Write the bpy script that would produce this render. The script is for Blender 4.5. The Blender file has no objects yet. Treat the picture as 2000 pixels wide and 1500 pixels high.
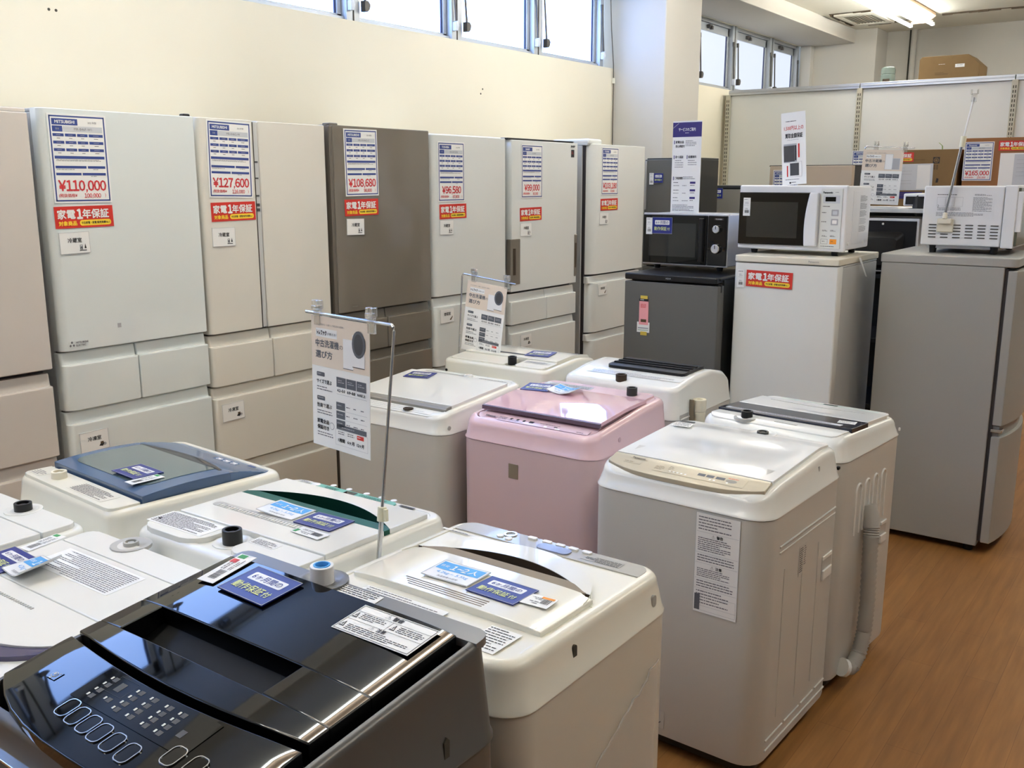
import bpy, math, random
from mathutils import Matrix, Vector
R = math.radians
random.seed(7)
SC = bpy.context.scene
COL = SC.collection

# ------------------------------------------------------------------ camera, world, exposure
cam_d = bpy.data.cameras.new('camera')
cam = bpy.data.objects.new('camera', cam_d)
COL.objects.link(cam)
cam_d.sensor_width = 36.0
cam_d.lens = 1868.0 / 2000.0 * 36.0
cam_d.clip_start = 0.02
cam.location = (0, 0, 1.62)
cam.rotation_euler = (R(90 - 11.95), 0, R(36.13 - 90))
SC.camera = cam

SC.view_settings.view_transform = 'Standard'
SC.view_settings.look = 'None'
SC.view_settings.gamma = 1.0
SC.view_settings.exposure = 1.0
SC.view_settings.use_curve_mapping = False
try:
    SC.cycles.use_denoising = True
    SC.cycles.max_bounces = 8
    SC.cycles.diffuse_bounces = 5
    SC.cycles.glossy_bounces = 4
    SC.cycles.transparent_max_bounces = 12
    SC.cycles.sample_clamp_indirect = 6.0
    SC.cycles.caustics_reflective = False
    SC.cycles.caustics_refractive = False
except Exception:
    pass

world = bpy.data.worlds.new('world')
SC.world = world
world.use_nodes = True
wn = world.node_tree.nodes
wn['Background'].inputs[0].default_value = (0.55, 0.72, 1.0, 1)
wn['Background'].inputs[1].default_value = 1.2

# light strengths of the ceiling tubes and daylight
TUBE_POWER = 18.0
WINDOW_NEAR = (1.0, 1.85, 4.2)      # emission of the frosted daylight panes
WINDOW_FAR = (0.38, 0.42, 0.50)

# ------------------------------------------------------------------ materials
def lin(c):
    out = []
    for v in c:
        v = v / 255.0
        out.append(v / 12.92 if v <= 0.04045 else ((v + 0.055) / 1.055) ** 2.4)
    return tuple(out)

MATS = {}
def mat(name, rgb, rough=0.4, metal=0.0, coat=0.0, spec=0.5, noise=0.0, nscale=30.0, bump=0.0, bscale=200.0,
        trans=0.0, alpha=1.0, emit=None, estr=1.0, ior=1.45):
    if name in MATS:
        return MATS[name]
    m = bpy.data.materials.new(name)
    m.use_nodes = True
    nt = m.node_tree
    b = nt.nodes['Principled BSDF']
    col = lin(rgb) + (1.0,)
    b.inputs['Base Color'].default_value = col
    b.inputs['Roughness'].default_value = rough
    b.inputs['Metallic'].default_value = metal
    b.inputs['Coat Weight'].default_value = coat
    b.inputs['Coat Roughness'].default_value = 0.03
    b.inputs['Specular IOR Level'].default_value = spec
    b.inputs['IOR'].default_value = ior
    b.inputs['Transmission Weight'].default_value = trans
    b.inputs['Alpha'].default_value = alpha
    if emit:
        b.inputs['Emission Color'].default_value = tuple(emit) + (1,)
        b.inputs['Emission Strength'].default_value = estr
    if noise or bump:
        tc = nt.nodes.new('ShaderNodeTexCoord')
    if noise:
        n = nt.nodes.new('ShaderNodeTexNoise')
        n.inputs['Scale'].default_value = nscale
        n.inputs['Detail'].default_value = 4
        nt.links.new(tc.outputs['Object'], n.inputs['Vector'])
        mx = nt.nodes.new('ShaderNodeMix'); mx.data_type = 'RGBA'
        mx.inputs['A'].default_value = tuple(c * (1 - noise) for c in col[:3]) + (1,)
        mx.inputs['B'].default_value = tuple(min(1, c * (1 + noise)) for c in col[:3]) + (1,)
        nt.links.new(n.outputs['Fac'], mx.inputs['Factor'])
        nt.links.new(mx.outputs['Result'], b.inputs['Base Color'])
    if bump:
        n2 = nt.nodes.new('ShaderNodeTexNoise')
        n2.inputs['Scale'].default_value = bscale
        nt.links.new(tc.outputs['Object'], n2.inputs['Vector'])
        bp = nt.nodes.new('ShaderNodeBump')
        bp.inputs['Strength'].default_value = bump
        bp.inputs['Distance'].default_value = 0.002
        nt.links.new(n2.outputs['Fac'], bp.inputs['Height'])
        nt.links.new(bp.outputs['Normal'], b.inputs['Normal'])
    MATS[name] = m
    return m

# room
mat('wall_paint', (235, 228, 208), 0.75, noise=0.02, nscale=3, bump=0.05, bscale=60)
mat('far_paint', (196, 200, 202), 0.8, noise=0.02, nscale=3)
mat('pillar_paint', (204, 201, 194), 0.75, noise=0.02, nscale=3, bump=0.05, bscale=60)
mat('ceiling_paint', (230, 226, 214), 0.85, noise=0.05, nscale=2.5)
mat('alu', (190, 192, 194), 0.35, metal=0.75)
mat('alu_frame', (178, 182, 186), 0.4, metal=0.4)
mat('sealant', (60, 70, 110), 0.6)
mat('dark_metal', (88, 84, 80), 0.45, metal=0.5)
mat('steel', (200, 202, 204), 0.18, metal=1.0)
mat('post_cream', (188, 184, 168), 0.45)
mat('slot_dark', (70, 66, 58), 0.8)
mat('partition_white', (224, 225, 222), 0.33, noise=0.02, nscale=3)
mat('crack', (84, 72, 58), 0.9, noise=0.3, nscale=60)
mat('vent_grey', (150, 145, 130), 0.7)
mat('lamp_housing', (238, 206, 176), 0.5)
mat('tube', (255, 250, 240), 0.4, emit=(0.96, 1.02, 0.99), estr=TUBE_POWER)
mat('pane_near', (230, 238, 250), 0.3, emit=WINDOW_NEAR, estr=1.0)
mat('pane_far', (60, 60, 62), 0.5, emit=WINDOW_FAR, estr=1.0)
# appliances
mat('white_gloss', (226, 229, 227), 0.16, coat=0.4, noise=0.006)
mat('white_warm', (222, 219, 210), 0.18, coat=0.4, noise=0.006)
mat('white_pink', (206, 200, 194), 0.2, coat=0.4)
mat('white_glass', (224, 230, 229), 0.06, coat=0.6, noise=0.004)
mat('fridge_side', (196, 198, 197), 0.4, bump=0.03, bscale=500)
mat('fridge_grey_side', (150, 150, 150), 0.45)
mat('brown_glass', (120, 114, 104), 0.12, coat=0.4)
mat('brown_side', (104, 98, 89), 0.35)
mat('beige_fridge', (186, 172, 154), 0.35)
mat('gasket', (52, 48, 50), 0.7)
mat('washer_white', (233, 234, 230), 0.24, coat=0.25, noise=0.006)
mat('cream_body', (206, 203, 192), 0.36, coat=0.1)
mat('washer_body', (198, 198, 193), 0.36, coat=0.1, bump=0.02, bscale=600)
mat('washer_cream', (231, 229, 217), 0.26, coat=0.25)
mat('washer_lid', (236, 237, 234), 0.12, coat=0.5)
mat('washer_lid_cream', (235, 233, 222), 0.1, coat=0.5)
mat('pink_body', (210, 186, 190), 0.38, coat=0.15, bump=0.02, bscale=700)
mat('pink_cover', (218, 188, 196), 0.25, coat=0.3)
mat('pink_glass', (224, 186, 198), 0.05, coat=0.8)
mat('pink_edge', (96, 80, 96), 0.3)
mat('grey_silver', (94, 93, 91), 0.36, metal=0.3, noise=0.02, nscale=900)
mat('grey_deck', (118, 118, 119), 0.3, metal=0.2)
mat('black_glass', (6, 6, 7), 0.03)
mat('black_plastic', (16, 15, 15), 0.35)
mat('black_matte', (12, 11, 12), 0.7)
mat('slot_black', (4, 4, 4), 0.5, spec=0.2)
mat('chrome', (225, 225, 222), 0.12, metal=1.0)
mat('led', (214, 214, 208), 0.5)
mat('panel_dim', (70, 70, 72), 0.6)
mat('champagne', (186, 178, 158), 0.3, metal=0.25)
mat('grey_panel', (168, 165, 156), 0.22, coat=0.4)
mat('taupe', (138, 126, 108), 0.5, spec=0.25)
mat('dark_taupe', (66, 56, 46), 0.55, spec=0.2)
mat('lcd', (140, 146, 170), 0.12)
mat('blue_lid', (80, 104, 138), 0.1)
mat('blue_lid_dark', (58, 84, 118), 0.2, coat=0.3)
mat('blue_window', (92, 108, 112), 0.06, coat=0.6)
mat('green', (8, 84, 66), 0.35, spec=0.3)
mat('green_dark', (4, 50, 40), 0.5, spec=0.2)
mat('teal', (110, 178, 162), 0.3)
mat('purple', (60, 56, 96), 0.1, coat=0.6)
mat('navy_glass', (34, 36, 48), 0.12)
mat('grey_band', (140, 138, 132), 0.3)
mat('hose_grey', (172, 170, 164), 0.5)
mat('hose_cream', (222, 216, 196), 0.5)
mat('grey_dim', (176, 176, 172), 0.4)
mat('dark_fridge', (104, 104, 101), 0.4, metal=0.2, noise=0.02, nscale=700)
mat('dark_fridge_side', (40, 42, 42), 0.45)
mat('silver_fridge', (162, 162, 158), 0.45, metal=0.1, noise=0.02, nscale=700, bump=0.03, bscale=800)
mat('silver_top', (172, 172, 168), 0.42, metal=0.2)
mat('greybeige_fridge', (140, 137, 128), 0.4, metal=0.2)
mat('silver_mw', (206, 208, 214), 0.25, metal=0.35)
mat('white_mw', (232, 233, 236), 0.28, coat=0.2)
mat('mw_window', (34, 36, 36), 0.12, coat=0.5)
mat('mw_inside', (96, 98, 84), 0.2, coat=0.3)
mat('rack_black', (14, 13, 14), 0.45)
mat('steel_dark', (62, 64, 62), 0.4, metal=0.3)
mat('cardboard', (132, 106, 70), 0.8, noise=0.06, nscale=20)
mat('cardboard_dark', (92, 72, 50), 0.85, noise=0.06, nscale=20)
mat('cardboard_orange', (150, 104, 66), 0.8, noise=0.05, nscale=20)
mat('bucket', (140, 156, 148), 0.25, trans=0.3, alpha=0.85)
mat('clear', (235, 238, 236), 0.08, trans=0.9, alpha=0.55)
mat('wrap', (225, 225, 222), 0.10, alpha=0.26, spec=0.8)
mat('yellow_clamp', (226, 222, 196), 0.45)
mat('tape_cream', (228, 222, 204), 0.5)
mat('tape_yellow', (214, 186, 80), 0.5)
mat('green_tape', (120, 150, 60), 0.5)
# paper inks
mat('paper', (240, 240, 238), 0.45)
mat('paper_cool', (214, 218, 226), 0.4)
mat('card_gloss', (238, 238, 238), 0.3)
mat('beige_ink', (228, 214, 198), 0.45)
mat('navy', (56, 74, 140), 0.4)
mat('navy_card', (30, 42, 128), 0.3)
mat('indigo', (52, 40, 112), 0.35)
mat('sky', (70, 160, 226), 0.35)
mat('red', (206, 50, 40), 0.45)
mat('price_red', (202, 52, 58), 0.5)
mat('yellow', (250, 214, 60), 0.45)
mat('lime', (216, 226, 150), 0.45)
mat('orange', (236, 150, 40), 0.5)
mat('ink', (40, 38, 40), 0.6)
mat('ink_mid', (110, 110, 116), 0.6)
mat('ink_light', (170, 172, 178), 0.6)
mat('slate', (92, 96, 104), 0.5)
mat('pink_paper', (236, 164, 170), 0.5)
mat('ink_green', (60, 150, 80), 0.5)
mat('grey_paper', (200, 204, 210), 0.5)

def floor_material():
    m = bpy.data.materials.new('wood_floor'); m.use_nodes = True
    nt = m.node_tree; b = nt.nodes['Principled BSDF']
    tc = nt.nodes.new('ShaderNodeTexCoord')
    mp = nt.nodes.new('ShaderNodeMapping'); mp.inputs['Rotation'].default_value = (0, 0, R(0))
    nt.links.new(tc.outputs['Object'], mp.inputs['Vector'])
    br = nt.nodes.new('ShaderNodeTexBrick')
    br.inputs['Scale'].default_value = 1.0
    br.inputs['Brick Width'].default_value = 0.9
    br.inputs['Row Height'].default_value = 0.101
    br.inputs['Mortar Size'].default_value = 0.0012
    br.inputs['Color1'].default_value = lin((160, 114, 64)) + (1,)
    br.inputs['Color2'].default_value = lin((148, 103, 56)) + (1,)
    br.inputs['Mortar'].default_value = lin((136, 92, 50)) + (1,)
    br.offset = 0.37
    nt.links.new(mp.outputs['Vector'], br.inputs['Vector'])
    mp2 = nt.nodes.new('ShaderNodeMapping'); mp2.inputs['Scale'].default_value = (2.2, 26, 1)
    nt.links.new(tc.outputs['Object'], mp2.inputs['Vector'])
    no = nt.nodes.new('ShaderNodeTexNoise'); no.inputs['Scale'].default_value = 1.6; no.inputs['Detail'].default_value = 6
    nt.links.new(mp2.outputs['Vector'], no.inputs['Vector'])
    mx = nt.nodes.new('ShaderNodeMix'); mx.data_type = 'RGBA'; mx.blend_type = 'MULTIPLY'; mx.inputs['Factor'].default_value = 0.55
    cr = nt.nodes.new('ShaderNodeValToRGB')
    cr.color_ramp.elements[0].position = 0.3; cr.color_ramp.elements[0].color = (0.5, 0.45, 0.4, 1)
    cr.color_ramp.elements[1].position = 0.7; cr.color_ramp.elements[1].color = (1.1, 1.1, 1.1, 1)
    nt.links.new(no.outputs['Fac'], cr.inputs['Fac'])
    nt.links.new(br.outputs['Color'], mx.inputs['A']); nt.links.new(cr.outputs['Color'], mx.inputs['B'])
    nt.links.new(mx.outputs['Result'], b.inputs['Base Color'])
    b.inputs['Roughness'].default_value = 0.42
    MATS['wood_floor'] = m
floor_material()

# ------------------------------------------------------------------ mesh builder
class MB:
    def __init__(s):
        s.v = []; s.f = []; s.mi = []; s.mats = []
    def mid(s, m):
        if m not in s.mats: s.mats.append(m)
        return s.mats.index(m)
    def add(s, verts, faces, m):
        o = len(s.v); k = s.mid(m)
        s.v += [tuple(p) for p in verts]
        for f in faces:
            s.f.append([i + o for i in f]); s.mi.append(k)
    def box(s, x0, x1, y0, y1, z0, z1, m):
        s.add([(x0,y0,z0),(x1,y0,z0),(x1,y1,z0),(x0,y1,z0),(x0,y0,z1),(x1,y0,z1),(x1,y1,z1),(x0,y1,z1)],
              [(0,3,2,1),(4,5,6,7),(0,1,5,4),(1,2,6,5),(2,3,7,6),(3,0,4,7)], m)
    def loft(s, rings, m, cap0=True, cap1=True):
        n = len(rings[0]); vs = [p for r in rings for p in r]; fs = []
        for i in range(len(rings) - 1):
            for j in range(n):
                a = i*n + j; b = i*n + (j+1) % n
                fs.append((a, b, b + n, a + n))
        if cap0: fs.append(tuple(range(n - 1, -1, -1)))
        if cap1: fs.append(tuple((len(rings) - 1)*n + j for j in range(n)))
        s.add(vs, fs, m)
    def prism(s, poly, axis, a0, a1, m):
        def pt(p, a):
            return {'z': (p[0], p[1], a), 'y': (p[0], a, p[1]), 'x': (a, p[0], p[1])}[axis]
        s.loft([[pt(p, a0) for p in poly], [pt(p, a1) for p in poly]], m)
    def cyl(s, c, r, h, m, axis='z', n=20, r2=None, hollow=0):
        r2 = r if r2 is None else r2
        def ring(rr, a):
            o = []
            for k in range(n):
                t = 2*math.pi*k/n; u, w = rr*math.cos(t), rr*math.sin(t)
                o.append({'z': (c[0]+u, c[1]+w, c[2]+a), 'y': (c[0]+w, c[1]+a, c[2]+u), 'x': (c[0]+a, c[1]+u, c[2]+w)}[axis])
            return o
        if hollow:
            s.loft([ring(r, 0), ring(r2, h), ring(r2*hollow, h), ring(r2*hollow, h*0.4)], m)
        else:
            s.loft([ring(r, 0), ring(r2, h)], m)
    def tube(s, path, r, m, n=10, radii=None):
        pts = [Vector(p) for p in path]; rings = []
        up = Vector((0.13, 0.31, 0.94)).normalized()
        for i, p in enumerate(pts):
            d = (pts[min(i+1, len(pts)-1)] - pts[max(i-1, 0)]).normalized()
            a = d.cross(up)
            if a.length < 1e-3: a = d.cross(Vector((1, 0, 0)))
            a.normalize(); b = d.cross(a); rr = radii[i] if radii else r
            rings.append([tuple(p + a*rr*math.cos(2*math.pi*k/n) + b*rr*math.sin(2*math.pi*k/n)) for k in range(n)])
        s.loft(rings, m)
    def patch(s, y0, y1, xa, xb, zf, th, m, ns=6, nt=12, side=None):
        """closed slab over the plan region y0..y1, xa(y)..xb(y); its top follows zf(x, y)"""
        fa = xa if callable(xa) else (lambda y: xa)
        fb = xb if callable(xb) else (lambda y: xb)
        top = []; bot = []
        for j in range(nt + 1):
            t = 0.5 - 0.5*math.cos(math.pi*j/nt); y = y0 + (y1 - y0)*t
            a, b = fa(y), fb(y)
            for i in range(ns + 1):
                x = a + (b - a)*i/ns; z = zf(x, y)
                top.append((x, y, z)); bot.append((x, y, z - th))
        N = ns + 1; M = nt + 1; o = len(top)
        ft = []; fs = []
        for j in range(nt):
            for i in range(ns):
                q = j*N + i
                ft.append((q, q+1, q+N+1, q+N))
                fs.append((o+q, o+q+N, o+q+N+1, o+q+1))
        edge = [i for i in range(N)] + [j*N + ns for j in range(1, M)] + [nt*N + i for i in range(ns-1, -1, -1)] + [j*N for j in range(nt-1, 0, -1)]
        for k in range(len(edge)):
            a, b = edge[k], edge[(k+1) % len(edge)]
            fs.append((a, o + a, o + b, b))
        base = len(s.v); s.v += top + bot
        k1 = s.mid(m); k2 = s.mid(side or m)
        for f in ft: s.f.append([i + base for i in f]); s.mi.append(k1)
        for f in fs: s.f.append([i + base for i in f]); s.mi.append(k2)
    def build(s, name, parent=None, bevel=0.0, seg=2, smooth=True, sharp=38, loc=None, rot=None, wn=False):
        me = bpy.data.meshes.new(name)
        me.from_pydata(s.v, [], s.f)
        for m in s.mats: me.materials.append(MATS[m])
        me.polygons.foreach_set('material_index', s.mi)
        if smooth:
            me.polygons.foreach_set('use_smooth', [True]*len(me.polygons))
            me.set_sharp_from_angle(angle=R(sharp))
        me.validate(); me.update()
        o = bpy.data.objects.new(name, me); COL.objects.link(o)
        if parent is not None: o.parent = parent
        if loc: o.location = loc
        if rot: o.rotation_euler = rot
        if bevel:
            bm = o.modifiers.new('bevel', 'BEVEL'); bm.width = bevel; bm.segments = seg
            bm.limit_method = 'ANGLE'; bm.angle_limit = R(40); bm.harden_normals = True
        return o

def tag(o, label, cat, group=None):
    o['label'] = label; o['category'] = cat
    if group: o['group'] = group
    return o
def thing(name, label, cat, loc=(0, 0, 0), rz=0.0, group=None):
    o = bpy.data.objects.new(name, None); COL.objects.link(o)
    o.empty_display_size = 0.1
    o.location = loc; o.rotation_euler = (0, 0, rz)
    return tag(o, label, cat, group)
def struct(o):
    o['kind'] = 'structure'; return o

def rrect(x0, x1, y0, y1, r, n=6):
    pts = []
    rr = r if isinstance(r, (list, tuple)) else (r, r, r, r)   # corners: (x1,y0) (x1,y1) (x0,y1) (x0,y0)
    for (cx, cy, a0, q) in ((x1-rr[0], y0+rr[0], -90, rr[0]), (x1-rr[1], y1-rr[1], 0, rr[1]), (x0+rr[2], y1-rr[2], 90, rr[2]), (x0+rr[3], y0+rr[3], 180, rr[3])):
        for k in range(n + 1):
            a = R(a0 + 90*k/n); pts.append((cx + q*math.cos(a), cy + q*math.sin(a)))
    return pts

# ------------------------------------------------------------------ printed sheets
_T = {}
def text_mesh(body, bold=0.0):
    k = (body, bold)
    if k not in _T:
        cu = bpy.data.curves.new('lettering', 'FONT'); cu.body = body; cu.resolution_u = 2; cu.offset = bold
        o = bpy.data.objects.new('lettering', cu); COL.objects.link(o)
        dg = bpy.context.evaluated_depsgraph_get()
        me = bpy.data.meshes.new_from_object(o.evaluated_get(dg))
        v = [(p.co.x, p.co.y) for p in me.vertices]; f = [tuple(p.vertices) for p in me.polygons]
        bpy.data.objects.remove(o); bpy.data.meshes.remove(me); bpy.data.curves.remove(cu)
        xs = [p[0] for p in v]; ys = [p[1] for p in v]
        x0, x1, y0, y1 = min(xs), max(xs), min(ys), max(ys)
        _T[k] = ([((x - x0), (y - (y0 + y1)/2)) for x, y in v], f, x1 - x0, y1 - y0)
    return _T[k]

class Sheet:
    """printed matter: one mesh; x runs right and y runs down from the top left corner, metres; it faces local +z"""
    def __init__(s, W, H, base='paper', th=0.0012, bend=None, slope=None):
        s.W, s.H = W, H; s.mb = MB(); s.th = th; s.bend = bend; s.lay = 0
        n = 10 if bend else 1
        for i in range(n):
            s.mb.box(W*i/n, W*(i+1)/n, -H, 0, 0, th, base)
    def z(s, l): return s.th + 0.00035*l
    def rect(s, x, y, w, h, m, l=1, r=0.0):
        if r:
            p = rrect(x, x+w, -(y+h), -y, r, 4)
        else:
            p = [(x, -(y+h)), (x+w, -(y+h)), (x+w, -y), (x, -y)]
        if s.bend and not r:
            n = 6
            for i in range(n):
                xa, xb = x + w*i/n, x + w*(i+1)/n
                s.mb.add([(xa, -(y+h), s.z(l)), (xb, -(y+h), s.z(l)), (xb, -y, s.z(l)), (xa, -y, s.z(l))], [(0,1,2,3)], m)
            return
        s.mb.add([(a, b, s.z(l)) for a, b in p], [tuple(range(len(p)))], m)
    def poly(s, pts, m, l=1):
        s.mb.add([(a, -b, s.z(l)) for a, b in pts], [tuple(reversed(range(len(pts)))) if False else tuple(range(len(pts)))], m)
    def disc(s, x, y, rx, ry, m, l=1, n=20):
        s.mb.add([(x + rx*math.cos(2*math.pi*k/n), -y + ry*math.sin(2*math.pi*k/n), s.z(l)) for k in range(n)], [tuple(range(n))], m)
    def frame(s, x, y, w, h, t, m, l=1):
        s.rect(x, y, w, t, m, l); s.rect(x, y+h-t, w, t, m, l); s.rect(x, y, t, h, m, l); s.rect(x+w-t, y, t, h, m, l)
    def txt(s, body, x, y, h, m='ink', w=None, al='l', bold=0.0, l=2):
        v, f, tw, th = text_mesh(body)
        k = h/th; kx = k
        if w and tw*k > w: kx = w/tw
        ox = x - {'l': 0, 'c': tw*kx/2, 'r': tw*kx}[al]
        q = bold*1.1
        for i, (dx, dy) in enumerate(((0, 0),) if not bold else ((-q, 0), (q, 0), (0, q), (0, -q))):      # heavier type: printed again, slightly shifted
            s.mb.add([(ox + (a + dx)*kx, -y + (b + dy)*k, s.z(l) + i*.00002) for a, b in v], f, m)
    def fine(s, x, y, w, h, m='ink_mid', n=None, l=1, fill=0.95):
        """greeked small print: rows of short dashes"""
        n = n or max(1, int(h/0.0035)); p = h/n
        for i in range(n):
            cx = x; end = x + w*(fill if i % 3 else random.uniform(0.55, fill))
            while cx < end:
                d = min(random.uniform(0.003, 0.012), end - cx)
                s.rect(cx, y + i*p, d, min(p*0.42, .0028), m, l); cx += d + random.uniform(0.0008, 0.002)
    def num(s, body, x, y, h, m='ink', al='l', bold=0.0, l=2, adv=.66):
        """numerals in the taller type of the price cards"""
        wd = {',': .30, '¥': .80}
        tot = sum(wd.get(c, adv) for c in body)*h; cx = x - {'l': 0, 'c': tot/2, 'r': tot}[al]
        for c in body:
            a = wd.get(c, adv)*h
            if c == ',':
                s.rect(cx + a*.32, y + h*.36, h*.15, h*.17, m, l); s.poly([(cx + a*.25, y + h*.70), (cx + a*.5, y + h*.70), (cx + a*.82, y + h*.5), (cx + a*.40, y + h*.5)], m, l)
            else:
                g = '￥' if c == '¥' else chr(ord(c) - 48 + 0xFF10)
                s.txt(g, cx + a/2, y, h, m, w=a*.94, al='c', bold=bold, l=l)
            cx += a
    def build(s, name, o=None, right=(1, 0, 0), up=(0, 1, 0), parent=None):
        """o: centre of the sheet"""
        vs = []
        for x, y, z in s.mb.v:
            b = s.bend(x/s.W, -y/s.H) if s.bend else 0.0
            vs.append((x - s.W/2, y + s.H/2, z + b))
        s.mb.v = vs
        ob = s.mb.build(name, parent, smooth=False)
        if o is not None:
            r = Vector(right).normalized(); n = r.cross(Vector(up)).normalized(); u = n.cross(r)
            M = Matrix(((r.x, u.x, n.x, o[0]), (r.y, u.y, n.y, o[1]), (r.z, u.z, n.z, o[2]), (0, 0, 0, 1)))
            if parent is None: ob.matrix_world = M
            else: ob.matrix_local = M
        return ob

FR_Y = dict(right=(1, 0, 0), up=(0, 0, 1))       # faces -Y
FR_X = dict(right=(0, -1, 0), up=(0, 0, 1))      # faces -X

# ------------------------------------------------------------------ designs of the shop's own cards
def price_card(brand, year, model, price, sub):
    s = Sheet(0.212, 0.297, 'paper')
    s.frame(0.006, 0.006, 0.200, 0.285, 0.0048, 'navy')
    s.rect(0.015, 0.016, 0.092, 0.021, 'navy'); s.txt(brand, 0.061, 0.0265, 0.010, 'paper', w=0.082, al='c', bold=0.02)
    s.txt(year, 0.160, 0.0265, 0.0075, 'ink_mid', w=0.05, al='c')
    s.rect(0.015, 0.040, 0.036, 0.019, 'navy'); s.txt('型番', 0.033, 0.0495, 0.006, 'ink_light', al='c')
    s.rect(0.053, 0.040, 0.143, 0.019, 'grey_paper'); s.txt(model, 0.125, 0.0495, 0.0085, 'ink_mid', w=0.11, al='c')
    for k in range(3):
        y = 0.065 + 0.0245*k; x = 0.015
        for w in (0.039, 0.039, 0.038, 0.052):
            s.rect(x, y, w, 0.0095, 'navy'); s.rect(x + w*0.3, y + 0.0042, w*0.4, 0.0014, 'ink_light', 2)
            s.rect(x + w*0.35, y + 0.0145, w*0.3, 0.002, 'ink_mid'); x += w + 0.0045
    s.rect(0.015, 0.139, 0.181, 0.0095, 'navy'); s.fine(0.02, 0.151, 0.17, 0.007, 'ink_mid', 2)
    s.rect(0.015, 0.172, 0.111, 0.0085, 'navy'); s.rect(0.131, 0.172, 0.065, 0.0085, 'navy'); s.fine(0.018, 0.183, 0.10, 0.004, n=1); s.fine(0.150, 0.183, 0.03, 0.004, n=1)
    s.rect(0.015, 0.195, 0.09, 0.0085, 'navy'); s.rect(0.110, 0.195, 0.086, 0.0085, 'navy'); s.fine(0.14, 0.206, 0.03, 0.004, n=1)
    k = min(.0345, .178/(sum({',': .30}.get(c, .66) for c in price) + .80)); s.num('¥' + price, 0.106, 0.238, k, 'price_red', al='c', bold=0.028)
    s.txt('(税抜価格¥', 0.018, 0.272, 0.0145, 'price_red', w=0.075, bold=0.01)
    s.num(sub, 0.140, 0.272, 0.0145, 'price_red', al='c', bold=0.02)
    s.txt(')', 0.186, 0.272, 0.0145, 'price_red')
    return s
def warranty_card():
    s = Sheet(0.216, 0.074, 'red', th=0.001)
    s.txt('家電', 0.010, 0.0265, 0.031, 'paper', w=0.070, bold=0.028)
    s.num('1', 0.080, 0.0265, 0.031, 'paper', bold=0.05)
    s.txt('年保証', 0.101, 0.0265, 0.031, 'paper', w=0.105, bold=0.028)
    s.txt('対象商品', 0.012, 0.0575, 0.0155, 'yellow', w=0.070, bold=0.03)
    s.rect(0.088, 0.0475, 0.118, 0.0195, 'yellow', r=0.009)
    s.txt('中古家電・家電 販売実績No.1', 0.147, 0.0572, 0.0085, 'ink', w=0.105, al='c', bold=0.02)
    return s
def room_label(word):
    s = Sheet(0.110, 0.074, 'paper', th=0.002)
    s.frame(0, 0, 0.110, 0.074, 0.0012, 'ink_light')
    s.txt(word, 0.055, 0.028, 0.0165, 'ink', w=0.074, al='c', bold=0.015)
    if word[0] == '冷' and word[1] == '蔵':
        s.frame(0.072, 0.045, 0.010, 0.016, 0.0016, 'ink'); s.rect(0.070, 0.0625, 0.026, 0.003, 'ink'); s.poly([(0.088, 0.058), (0.092, 0.041), (0.096, 0.058)], 'ink'); s.rect(0.074, 0.050, 0.006, 0.008, 'ink_mid', 2)
    elif word[0] == '冷':
        s.poly([(0.070, 0.060), (0.084, 0.063), (0.092, 0.052), (0.080, 0.047)], 'ink'); s.disc(0.091, 0.056, 0.008, 0.006, 'ink_light', 1); s.rect(0.076, 0.045, 0.012, 0.008, 'cardboard_dark', 2)
    else:
        s.poly([(0.072, 0.060), (0.082, 0.064), (0.096, 0.048), (0.090, 0.046)], 'cardboard_dark'); s.poly([(0.088, 0.050), (0.094, 0.042), (0.098, 0.044)], 'ink', 2)
    return s
def service_card():
    """6-month working guarantee"""
    s = Sheet(0.110, 0.080, 'navy_card', th=0.002)
    s.frame(0, 0, 0.110, 0.080, 0.0012, 'ink_light')
    s.rect(0.015, 0.014, 0.080, 0.022, 'card_gloss', r=0.0035)
    s.txt('6ヶ月間の', 0.055, 0.025, 0.0145, 'navy_card', w=0.068, al='c', bold=0.01)
    s.txt('動作保証', 0.012, 0.055, 0.0185, 'lime', w=0.068, bold=0.012)
    s.txt('付', 0.083, 0.056, 0.0145, 'lime', bold=0.01)
    return s
def capacity_card(bend=None):
    s = Sheet(0.110, 0.080, 'card_gloss', th=0.0015, bend=bend)
    s.frame(0, 0, 0.110, 0.080, 0.0014, 'ink_light')
    s.rect(0.005, 0.006, 0.100, 0.034, 'sky')
    s.txt('目安', 0.010, 0.024, 0.009, 'paper', w=0.018); s.num('1', 0.034, 0.024, 0.019, 'paper', bold=0.02); s.txt('~', .048, .024, .004, 'paper', bold=.02); s.num('2', 0.060, 0.024, 0.019, 'paper', bold=0.02); s.txt('人', 0.076, 0.024, 0.020, 'paper', bold=0.01)
    s.txt('4.2kg ~ 5.5kg', 0.055, 0.053, 0.0125, 'sky', w=0.084, al='c')
    s.txt('洗濯容量の目安', 0.055, 0.069, 0.0065, 'ink_mid', w=0.05, al='c')
    return s
def stock_tag(W=0.086, H=0.036, green=True):
    s = Sheet(W, H, 'paper', th=0.0008)
    if green: s.rect(W*0.86, H*0.1, W*0.12, H*0.45, 'ink_green')
    s.fine(W*0.45, H*0.18, W*0.35, H*0.3, 'ink_mid', 2)
    x = W*0.12
    while x < W*0.42:
        b = random.choice((0.0006, 0.001, 0.0014)); s.rect(x, H*0.3, b, H*0.45, 'ink'); x += b + random.choice((0.0007, 0.0012))
    s.fine(W*0.45, H*0.6, W*0.4, H*0.25, 'ink_mid', 2)
    return s
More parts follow.
